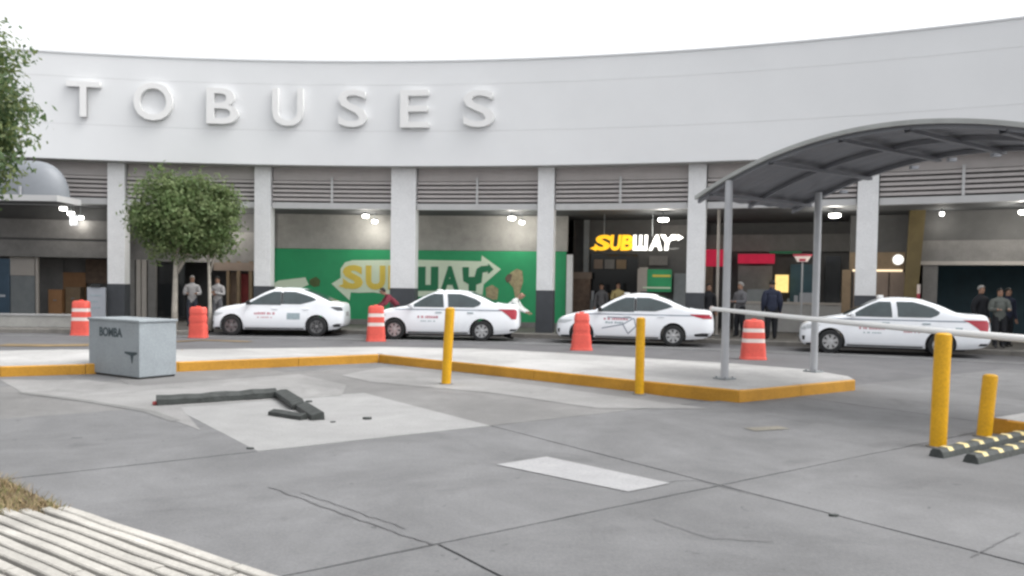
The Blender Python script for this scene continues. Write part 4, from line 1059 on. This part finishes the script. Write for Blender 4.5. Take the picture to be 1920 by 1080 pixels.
def taxi(kind, loc, heading, label, extra):
    sp = SPEC[kind]
    t = thing('taxi', label, 'taxi', loc, heading, group='white taxis waiting along the arcade')
    link('body', car_body_mesh(kind), t)
    sides = (-1, 1)
    for s_ in sides:
        if kind == 'old':
            fw = [(.985, 1.30, 2.33), (1.10, 1.47, 2.325), (1.22, 1.66, 2.31), (1.32, 1.84, 2.30), (1.385, 2.02, 2.29)]
            rw = [(.995, 2.46, 3.22), (1.06, 2.455, 3.40), (1.14, 2.45, 3.43), (1.24, 2.44, 3.28), (1.33, 2.425, 3.03), (1.39, 2.42, 2.80)]
        else:
            fw = [(.955, 1.30, 2.36), (1.06, 1.47, 2.36), (1.18, 1.68, 2.36), (1.29, 1.90, 2.36), (1.37, 2.12, 2.36)]
            rw = [(.985, 2.42, 2.95), (1.05, 2.42, 3.22), (1.12, 2.42, 3.45), (1.20, 2.42, 3.34), (1.29, 2.42, 3.08), (1.37, 2.42, 2.78)]
        side_patch(sp, fw, .004, s_).build('window', MT['carglass'], t, True, 40); side_patch(sp, rw, .004, s_).build('window', MT['carglass'], t, True, 40)
        if kind == 'new': side_patch(sp, [(.985, 2.365, 2.415), (1.34, 2.365, 2.415)], .003, s_, 1, 4).build('pillar_trim', MT['cardark'], t)
        else: side_patch(sp, [(.99, 1.22, 1.30), (1.05, 1.30, 1.40)], .004, s_, 1, 2).build('mirror_base', MT['cardark'], t)
        fd = side_patch(sp, [(.30, 1.30, 2.395), (.6, 1.255, 2.395), (.945, 1.25, 2.39)], .0035, s_, 10, 8).build('door', MT['carwhite'], t, True, 40)
        rdr = side_patch(sp, [(.30, 2.405, 3.12), (.6, 2.405, 3.16), (.75, 2.405, 3.30), (.95, 2.405, 3.42)], .0035, s_, 10, 10, True).build('door', MT['carwhite'], t, True, 40)
        for par, hx in ((fd, 2.18), (rdr, 3.12)):
            y = car_y(sp, hx, .84); m = MB().box((hx - .09, s_ * (y + .012) - .012, .825), (hx + .09, s_ * (y + .012) + .018, .855)); m.build('handle', MT['print_grey'] if kind == 'old' else MT['carwhite'], par)
        # lamps
        side_patch(sp, [(.60, .05, .20), (.66, .06, .42), (.70, .075, .55), (.745, .11, .62)] if kind == 'old' else [(.60, .06, .35), (.66, .07, .55), (.70, .1, .6)], .004, s_, 8, 4).build('headlight', MT['lampclear'], t, True, 40)
        if kind == 'old': tl = [(.66, 4.28, 4.40), (.76, 4.20, 4.42), (.86, 4.08, 4.425), (.92, 4.0, 4.42), (.955, 3.93, 4.38)]
        else: tl = [(.80, 4.22, 4.43), (.85, 4.05, 4.43), (.90, 3.93, 4.43), (.925, 3.90, 4.42)]
        side_patch(sp, tl, .006, s_, 8, 5).build('tail_light', MT['lampred'] if extra != 1 else MT['lampdark'], t, True, 40)
        side_patch(sp, [(.33, .09, .16), (.44, .08, .17)], .004, s_, 3, 3).build('fog_light', MT['cardark'], t)
        if kind == 'new':
            side_patch(sp, [(.30, 4.05, 4.36), (.36, 3.98, 4.42), (.40, 4.2, 4.44)], .004, s_, 6, 3).build('bumper_trim', MT['cardark'], t)
        else:
            side_patch(sp, [(.31, 4.22, 4.38), (.37, 4.26, 4.42)], .004, s_, 6, 3).build('bumper_trim', MT['cardark'], t)
        z_ = .90 if kind == 'old' else .87
        if extra != 1:
            side_patch(sp, [(z_, .75, 4.0), (z_ + .028, .8, 3.98)], .0055, s_, 26, 1).build('side_stripe', MT['stripe'], t)
        side_patch(sp, [(.215, 1.26, 3.05), (.25, 1.26, 3.05)], .004, s_, 6, 1).build('sill_trim', MT['cardark'], t)
        # mirror
        y = car_y(sp, 1.42, .97); mb = MB()
        mb.box((1.34, s_ * (y + .02) if s_ > 0 else -(y + .22), .96), (1.44, s_ * (y + .22) if s_ > 0 else -(y + .02), 1.08)); mb.build('mirror', MT['carwhite'] if kind == 'old' else MT['cardark'], t, bevel=.03)
    W_ = lambda f: (lambda x: f * car_ring(sp, x)[-4][0])
    top_patch(sp, 1.18, 1.98, lambda x: car_y(sp, x, smooth_interp(x, sp['top']) - .05) * .93, .006).build('windshield', MT['carglass'], t, True)
    top_patch(sp, 3.12 if kind == 'old' else 3.02, 3.86 if kind == 'old' else 3.9, lambda x: car_y(sp, x, smooth_interp(x, sp['top']) - .05) * .92, .006).build('rear_window', MT['carglass'], t, True)
    m = MB().box((-.012, -.42, .44), (.03, .42, .56)); m.build('grille', MT['cardark'], t, bevel=.008)
    m = MB().box((-.004, -.5, .27), (.05, .5, .35)); m.build('lower_grille', MT['cardark'], t, bevel=.008)
    m = MB().box((4.46, -.24, .62), (4.488, .24, .76)); m.build('number_plate', MT['paint'], t)
    ty, ri = wheel_meshes(kind if extra != 3 else 'old')
    for ax in AX:
        for s_ in sides:
            wh = bpy.data.objects.new('wheel', None); COL.objects.link(wh); wh.parent = t
            wh.location = (ax, s_ * .755, WR); wh.rotation_euler = (0, 0, 0 if s_ < 0 else math.pi)
            link('tyre', ty, wh); link('rim', ri, wh)
    MB().box((.5, -.6, .15), (4.0, .6, .24)).build('underbody', MT['cardark'], t)
    # roof marker
    zr = smooth_interp(2.15, sp['top'])
    m = MB(); m.prism([(2.02, -.2), (2.16, -.2), (2.16, .2), (2.02, .2)], zr - .01, zr + (.075 if extra in (4,) else .035)); m.build('roof_sign', MT['armwhite'], t, bevel=.015)
    # door print: two short rows of marks, too small to read in the photograph
    def row_marks(x0, x1, z, h, mat, name, seed):
        rr = random.Random(seed); x = x0
        m = MB()
        while x < x1 - .02:
            w_ = rr.uniform(.03, .075); hh_ = h * rr.uniform(.75, 1)
            p = side_patch(sp, [(z, x, x + w_), (z + hh_, x, x + w_)], .0062, -1, 1, 1); n = len(m.v); m.v += p.v; m.f += [tuple(n + q for q in f) for f in p.f]; m.m += p.m
            x += w_ + rr.choice([.012, .012, .05])
        tag(m.build(name, mat, t), kind='stuff')
    if extra in (1, 2, 4):
        row_marks(1.55, 2.15, .66, .075, MT['print_red'], 'door_lettering', 3 + extra); row_marks(1.65, 2.1, .56, .035, MT['print_red'] if extra == 1 else MT['print_grey'], 'door_lettering', 9 + extra)
    if extra == 1:
        side_patch(sp, [(.52, 2.55, 2.95), (.72, 2.55, 2.95)], .006, -1, 4, 3).build('door_notice', MT['print_grey'], t)
    if extra == 4:
        row_marks(2.6, 2.95, .60, .07, MT['print_red'], 'door_lettering', 31)
        side_patch(sp, [(.68, 3.78, 3.92), (.76, 3.78, 3.92)], .006, -1, 2, 2).build('number_mark', MT['print_grey'], t)
    if extra == 3:
        row_marks(1.5, 2.25, .72, .06, MT['print_red'], 'door_lettering', 5); row_marks(1.55, 2.1, .62, .06, MT['print_grey'], 'door_lettering', 6)
        for (xa, za), (xb, zb) in [((1.45, .48), (2.05, .60)), ((2.05, .60), (2.35, .78)), ((2.05, .60), (2.2, .34)), ((2.2, .34), (2.42, .55)), ((2.42, .55), (2.36, .78)), ((1.6, .80), (2.3, .79))]:
            dxx, dzz = xb - xa, zb - za; L_ = math.hypot(dxx, dzz); nx_, nz_ = -dzz / L_ * .014, dxx / L_ * .014
            m = MB(); P = []
            for k in range(5):
                f = k / 4; P.append((xa + dxx * f, za + dzz * f))
            for (x0_, z0_), (x1_, z1_) in zip(P, P[1:]):
                q = [(x0_ - nx_, z0_ - nz_), (x1_ - nx_, z1_ - nz_), (x1_ + nx_, z1_ + nz_), (x0_ + nx_, z0_ + nz_)]
                m.poly([(x, -(car_y(sp, x, z) + .0065), z) for x, z in q])
            m.build('star_line', MT['stripe'], t)
    # each model's own overhangs beyond the wheel arches
    kf, kr = {1: (.62, .66), 2: (.85, 1.12), 3: (.85, 1.15), 4: (.82, 1.2)}[extra]
    def remap(o):
        if o.type == 'MESH' and o.name.split('.')[0] not in ('tyre', 'rim'):
            o.data = o.data.copy(); n = len(o.data.vertices); co = np.empty(n * 3); o.data.vertices.foreach_get('co', co); co = co.reshape(-1, 3); x = co[:, 0]
            co[:, 0] = np.where(x < .5, .5 - (.5 - x) * kf, np.where(x > 3.82, 3.82 + (x - 3.82) * kr, x)); o.data.vertices.foreach_set('co', co.ravel()); o.data.update()
        for c in o.children: remap(c)
    for c in t.children:
        if c.name.split('.')[0] != 'wheel': remap(c)
    return t
def place_taxi(kind, px_f, py_f, px_r, py_r, label, extra, head=None):
    a, b = ground_at(px_f, py_f, -.02), ground_at(px_r, py_r, -.02)
    mid = (a + b) / 2; hd = math.atan2(b.y - a.y, b.x - a.x) if head is None else head
    ux = Vector((math.cos(hd), math.sin(hd))); uy = Vector((-ux.y, ux.x))
    # near side contact line sits .80 from the car's middle
    o = Vector((mid.x, mid.y)) + uy * .80 - ux * (AX[0] + AX[1]) / 2
    return taxi(kind, (o.x, o.y, -.02), hd, label, extra)
place_taxi('new', 438, 629, 590, 631, 'leftmost white taxi with smoked tail lamp and a grey notice on its rear door', 1)
place_taxi('old', 742, 637, 900, 640, 'white taxi parked before the green mural, nose hidden by a striped barrel', 2)
place_taxi('new', 1093, 645, 1258, 650, 'white taxi with star lines on its door, between plain barrel and canopy post', 3)
place_taxi('old', 1557, 662, 1762, 670, 'rightmost white taxi with red tail lamp, behind the barrier arm', 4)

# ------------------------------------------------------------------ people
def person(loc, face, h, label, shirt, pants, hair, pose='stand', arms='down', bulk=1.14):
    """local front is -y; face = rotation about z"""
    t = thing('person', label, 'person', loc, face, group='people waiting and working under the arcade')
    V = []; Eg = []; Rd = []; roots = []; bones = []
    def v(p, r, root=False):
        V.append(Vector(p)); Rd.append(r if isinstance(r, tuple) else (r, r))
        if root: roots.append(len(V) - 1)
        return len(V) - 1
    B1, B2, B3 = bulk, bulk * 1.22, 1 + (bulk - 1) * .8
    def e(a, b, tagn): Eg.append((a, b)); bones.append((a, b, tagn))
    bend = 0.0 if pose != 'bend' else 1.0
    lean = {'stand': .0, 'lean': .12, 'bend': .62}[pose if pose in ('stand', 'lean', 'bend') else 'stand']
    pz = .93 if not bend else .86; py = 0 if not bend else .14
    def sp_(d, x=0):     # point d metres up the spine from the pelvis
        return (x, py - math.sin(lean * 1.35) * d, pz + math.cos(lean * 1.35) * d)
    pel = v((0, py, pz), (.155 * B1, .115 * B1), True); wa = v(sp_(.18), (.15 * B1, .115 * B1)); ch_ = v(sp_(.38), (.175 * B1, .13 * B1)); up = v(sp_(.49), (.13, .095)); nk = v(sp_(.57), .055)
    hx = sp_(.64); hd0 = v((hx[0], hx[1] - .02, hx[2]), (.072, .082)); hx = sp_(.72); hd1 = v((hx[0], hx[1] - .02, hx[2]), (.082, .098)); hx = sp_(.79); hd2 = v((hx[0], hx[1] - .005, hx[2]), (.06, .07))
    e(pel, wa, 's'); e(wa, ch_, 's'); e(ch_, up, 's'); e(up, nk, 'k'); e(nk, hd0, 'k'); e(hd0, hd1, 'k'); e(hd1, hd2, 'k')
    for s_ in (-1, 1):
        if pose == 'stand' or pose == 'lean':
            fwd = .05 * s_ * (1 if pose == 'stand' else 1)
            K = (.105 * s_, -.03 + fwd * .6, .49); A_ = (.11 * s_, .02 + fwd, .09)
        else:
            K = (.12 * s_, -.10 + .06 * s_, .47); A_ = (.13 * s_, .05 + .08 * s_, .09)
        hip = v((.092 * s_, py, pz - .06), (.1 * B3, .105 * B3)); kn = v(K, .075 * B3); an = v(A_, .058 * B3); ft = v((A_[0] + .01 * s_, A_[1] - .10, .045), (.045, .038)); to = v((A_[0] + .02 * s_, A_[1] - .17, .035), (.038, .026)); he = v((A_[0], A_[1] + .05, .045), (.04, .036))
        e(pel, hip, 'p'); e(hip, kn, 'p'); e(kn, an, 'p'); e(an, ft, 'f'); e(ft, to, 'f'); e(an, he, 'f')
        S0 = sp_(.46, .185 * s_)
        if arms == 'down': El = (S0[0] + .05 * s_, S0[1] + .03, S0[2] - .28); Wr = (El[0] + .01 * s_, El[1] - .09, El[2] - .25); dirh = Vector((0, -.25, -1))
        elif arms == 'fold': El = (S0[0] + .06 * s_, S0[1] - .02, S0[2] - .27); Wr = (.06 * s_, El[1] - .20, El[2] + .04 + .03 * s_); dirh = Vector((-1 * s_, -.15, .12))
        elif arms == 'front': El = (S0[0] + .06 * s_, S0[1] - .02, S0[2] - .27); Wr = (S0[0] - .03 * s_, El[1] - .23, El[2] + .02); dirh = Vector((-.3 * s_, -1, .05))
        else: El = (S0[0] + .03 * s_, S0[1] - .14, S0[2] - .23); Wr = (S0[0] - .0, S0[1] - .34, S0[2] - .32); dirh = Vector((0, -1, -.5))
        dirh.normalize()
        sh_ = v(S0, (.072 * B2, .07 * B2)); el = v(El, .055 * B2); wr = v(Wr, .038 * B1); W_ = Vector(Wr); pa = v(W_ + dirh * .075, (.04, .022))
        e(up, sh_, 's'); e(sh_, el, 's'); e(el, wr, 's'); e(wr, pa, 'k')
        side = dirh.cross(Vector((0, 1, 0) if abs(dirh.y) < .6 else (0, 0, 1))).normalized()
        curl = dirh.cross(side).normalized()
        for k, (o_, ln) in enumerate([(-.03, .062), (-.01, .075), (.01, .07), (.029, .055)]):
            b0 = W_ + dirh * .07 + side * o_
            f0 = v(b0, .011, True); f1 = v(b0 + dirh * (.05 + ln * .4), .0095); f2 = v(b0 + dirh * (.045 + ln * .85) + curl * .018, .008)
            e(f0, f1, 'k'); e(f1, f2, 'k')
        b0 = W_ + dirh * .04 - side * .025 * (1); f0 = v(b0, .012, True); f1 = v(b0 + dirh * .03 - side * .03, .011); f2 = v(b0 + dirh * .062 - side * .035 + curl * .015, .009)
        e(f0, f1, 'k'); e(f1, f2, 'k')
    # nose and ears
    hc = V[hd1]; n0 = v(hc + Vector((0, -.07, -.015)), .012, True); n1 = v(hc + Vector((0, -.108, -.025)), .010); e(n0, n1, 'k')
    for s_ in (-1, 1):
        e0 = v(hc + Vector((.07 * s_, .0, -.01)), .012, True); e1 = v(hc + Vector((.088 * s_, .012, .0)), .014); e(e0, e1, 'k')
    me = bpy.data.meshes.new('p'); me.from_pydata([tuple(q) for q in V], Eg, [])
    ob = link('tmp', me); sk = ob.modifiers.new('skin', 'SKIN'); sk.use_smooth_shade = True; sk.branch_smoothing = .6
    if not me.skin_vertices:
        bm = bmesh.new(); bm.from_mesh(me); bm.verts.layers.skin.verify(); bm.to_mesh(me); bm.free()
    sd = me.skin_vertices[0].data
    for i in range(len(V)): sd[i].radius = Rd[i]; sd[i].use_root = i in roots
    sb = ob.modifiers.new('sub', 'SUBSURF'); sb.levels = 2; sb.render_levels = 2
    dg = bpy.context.evaluated_depsgraph_get(); out = bpy.data.meshes.new_from_object(ob.evaluated_get(dg)); bpy.data.objects.remove(ob)
    out.materials.clear()
    for mt in (MT['skin'], shirt, pants, MT['shoe']): out.materials.append(mt)
    A_ = np.array([V[a] for a, b, _ in bones]); B_ = np.array([V[b] for a, b, _ in bones]); AB = B_ - A_; LL = (AB ** 2).sum(1)
    rm = np.array([(max(Rd[a]) + max(Rd[b])) / 2 for a, b, _ in bones])
    tg = [q[2] for q in bones]; mp = {'k': 0, 's': 1, 'p': 2, 'f': 3}
    for p in out.polygons:
        c = np.array(p.center); tt = np.clip(((c - A_) * AB).sum(1) / LL, 0, 1); dd = np.sqrt(((A_ + AB * tt[:, None] - c) ** 2).sum(1)) / rm
        i = int(dd.argmin()); k = mp[tg[i]]
        if tg[i] == 'k' and bones[i][:2] == (up, nk) and tt[i] < .45: k = 1
        p.material_index = k
        p.use_smooth = True
    sc = h / 1.74
    out.transform(Matrix.Scale(sc, 4)); out.name = 'body'
    link('body', out, t)
    # hair: a cap over the back and top of the head
    hm = MB(); hc2 = hc * sc; k = 14
    if hair is not None:
        def hv(i, j):
            an = math.pi * .5 * (1 - i / 6) - .25 * (i / 6); az = 2 * math.pi * j / k
            front = max(0, -math.sin(az)); an = an if front < .2 else max(an, .55 * front)
            jit = 1 + .04 * math.sin(j * 5.1 + i * 3.7)
            return (hc2.x + .094 * sc * math.cos(an) * math.cos(az) * jit, hc2.y + .012 + .108 * sc * math.cos(an) * math.sin(az) * jit, hc2.z + .012 + .108 * sc * math.sin(an) * jit)
        for i in range(6):
            for j in range(k):
                if i == 0: hm.poly([hv(0, 0), hv(1, j), hv(1, j + 1)])
                else: hm.quad(hv(i, j), hv(i + 1, j), hv(i + 1, j + 1), hv(i, j + 1))
        hm.build('hair', hair, t, True, weld=True)
    for s_ in (-1, 1):
        c = hc2 + Vector((.032 * s_, -.092, .012)) * sc; MB().tube([c + Vector((0, .01, 0)), c + Vector((0, -.004, 0))], .012, 8).build('eye', MT['cardark'], t)
    return t
def at_arc(px, r): p = arc(arc_at(px, r), r); return (p.x, p.y, .12)
DK = cloth('black_cloth', (.015, .016, .02)); NAVY = cloth('navy_cloth', (.022, .027, .05)); GRYJ = cloth('grey_green_cloth', (.11, .12, .11)); LGT = cloth('light_grey_cloth', (.38, .37, .37)); JEAN = cloth('dark_jeans', (.035, .04, .055)); RED = cloth('dark_red_cloth', (.16, .025, .04)); WHT = cloth('white_cloth', (.6, .62, .6)); GRY = cloth('mid_grey_cloth', (.13, .13, .14)); YEL = cloth('pale_yellow_cloth', (.40, .33, .16))
person(at_arc(360, R + .5), .3, 1.68, 'person in a light grey top standing by the small tree trunk', LGT, JEAN, MT['hairgrey'], arms='front')
person(at_arc(408, R + .7), -.2, 1.66, 'person in pale top with dark collar ahead of the leftmost taxi', LGT, GRY, MT['hairdk'], arms='fold')
person((-3.75, 25.45, .12), -1.2, 1.66, 'dark haired person in a dark red top bending by the wide column', RED, DK, MT['hairdk'], pose='bend', arms='reach')
person((-.1, 24.6, .0), 1.35, 1.75, 'person in white and black bending over behind the second taxi', WHT, DK, None, pose='bend', arms='reach')
person(at_arc(1328, R + 1.0), .2, 1.66, 'person in black beside the column, behind the third taxi', DK, DK, MT['hairdk'])
person(at_arc(1388, R + .9), -1.2, 1.72, 'grey haired person in a dark jacket beside the front canopy post', GRY, DK, MT['hairgrey'], arms='front', bulk=1.25)
person((7.82, 24.1, .12), math.pi - .15, 1.78, 'person in a navy jacket seen from behind, facing the counter', NAVY, DK, MT['hairdk'], bulk=1.36)
person(at_arc(1838, R + .9), .3, 1.70, 'person in black standing behind the boot of the rightmost taxi', DK, DK, MT['hairgrey'])
person((13.25, 21.75, .12), -.2, 1.62, 'person in a grey green jacket standing right of the rightmost taxi', GRYJ, DK, MT['hairdk'], arms='front', bulk=1.28)
person((14.0, 22.6, .12), .2, 1.64, 'person in dark clothes at the right edge, behind the grey green jacket', NAVY, DK, MT['hairdk'])
person(at_arc(1158, R + 4.2), .1, 1.68, 'person in a pale yellow top inside the sandwich shop', YEL, DK, MT['hairdk'], arms='front')
person(at_arc(1127, R + 4.3), -.3, 1.64, 'person in grey inside the sandwich shop, left of the yellow top', GRY, DK, MT['hairdk'])

# ------------------------------------------------------------------ trees
def tree(base, trunk_h, crown_c, crown_r, n, leaf, label, mats, tr=.07, fork=True, clumps=26, lean=(0, 0), gap=.5):
    t = thing('tree', label, 'tree', base)
    m = MB(); top = Vector((crown_c[0], crown_c[1], crown_c[2]))
    mid = Vector((lean[0], lean[1], trunk_h))
    m.tube([(0, 0, 0), (mid.x * .2, mid.y * .3, trunk_h * .35), (mid.x * .6, mid.y * .7, trunk_h * .7), tuple(mid)], [tr * 1.25, tr, tr * .85, tr * .75], 10)
    m.build('trunk', MT['bark'], t, True)
    rr = random.Random(hash(label) % 1000 if False else len(label)); lims = []
    for k in range(6):
        a = k * 1.05 + rr.uniform(-.3, .3); st = mid * (1 if k > 1 else .72)
        en = top + Vector((math.cos(a) * crown_r[0] * .6, math.sin(a) * crown_r[1] * .6, rr.uniform(-.35, .3) * crown_r[2]))
        md = st + (en - st) * .5 + Vector((0, 0, .1)); lm = MB().tube([st, md, en], [tr * .55, tr * .4, tr * .15], 7); lm.build('limb', MT['bark'], t, True)
    g = np.random.default_rng(len(label) * 7 + n); vs = []; fs = []; ms = []
    ph = [rr.uniform(0, 6.28) for _ in range(8)]
    C = [np.array([rr.gauss(0, 1) for _ in range(3)]) for _ in range(clumps)]; C = [c / np.linalg.norm(c) for c in C]
    per = 26; sprig = leaf * 2.3
    for q in range(n // per):
        d = g.normal(size=3); d /= np.linalg.norm(d)
        # lumpy outline: boughs push the surface out, the gaps between them let light through
        near = max(float(d @ c) for c in C); lump = min(max((near - .84) / .14, 0), 1)
        az = math.atan2(d[1], d[0])
        out_ = .72 + .1 * (gap < .3) + (.22 - .1 * (gap < .3)) * lump + .07 * math.sin(3 * az + ph[0] + 2 * d[2]) + .05 * math.sin(7 * az + ph[1] + 5 * d[2]) + (.12 * g.random() if g.random() < .15 else 0)
        sq = (abs(d[0]) ** 3 + abs(d[1]) ** 3 + abs(d[2]) ** 3) ** (-1 / 3)      # a clipped, slightly boxy crown
        rad_ = out_ * (g.random() ** .3) * (.45 * sq + .55)
        if g.random() < gap * (1 - lump): continue
        c0 = np.array(top) + d * rad_ * np.array(crown_r); pale = g.random() < (.12 + .3 * (lump > .5) + .35 * (d[2] > .35))  # paler leaves on top and on bulging boughs: light put into the colour
        for _ in range(per):
            p = c0 + g.normal(size=3) * sprig * np.array([1, 1, .6])
            nrm = g.normal(size=3) * .75 + d * 1.0 + np.array([0, 0, .55]); nrm /= np.linalg.norm(nrm)
            u = np.cross(nrm, g.normal(size=3)); u /= np.linalg.norm(u); w_ = np.cross(nrm, u); s_ = leaf * g.uniform(.6, 1.25)
            k = len(vs); vs += [tuple(p - u * s_), tuple(p + w_ * s_ * .45), tuple(p + u * s_), tuple(p - w_ * s_ * .45)]; fs.append((k, k + 1, k + 2, k + 3))
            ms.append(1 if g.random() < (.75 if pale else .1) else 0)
    mm_ = MB(); mm_.v = vs; mm_.f = fs; mm_.m = ms
    mm_.build('crown', mats, t)
    return t
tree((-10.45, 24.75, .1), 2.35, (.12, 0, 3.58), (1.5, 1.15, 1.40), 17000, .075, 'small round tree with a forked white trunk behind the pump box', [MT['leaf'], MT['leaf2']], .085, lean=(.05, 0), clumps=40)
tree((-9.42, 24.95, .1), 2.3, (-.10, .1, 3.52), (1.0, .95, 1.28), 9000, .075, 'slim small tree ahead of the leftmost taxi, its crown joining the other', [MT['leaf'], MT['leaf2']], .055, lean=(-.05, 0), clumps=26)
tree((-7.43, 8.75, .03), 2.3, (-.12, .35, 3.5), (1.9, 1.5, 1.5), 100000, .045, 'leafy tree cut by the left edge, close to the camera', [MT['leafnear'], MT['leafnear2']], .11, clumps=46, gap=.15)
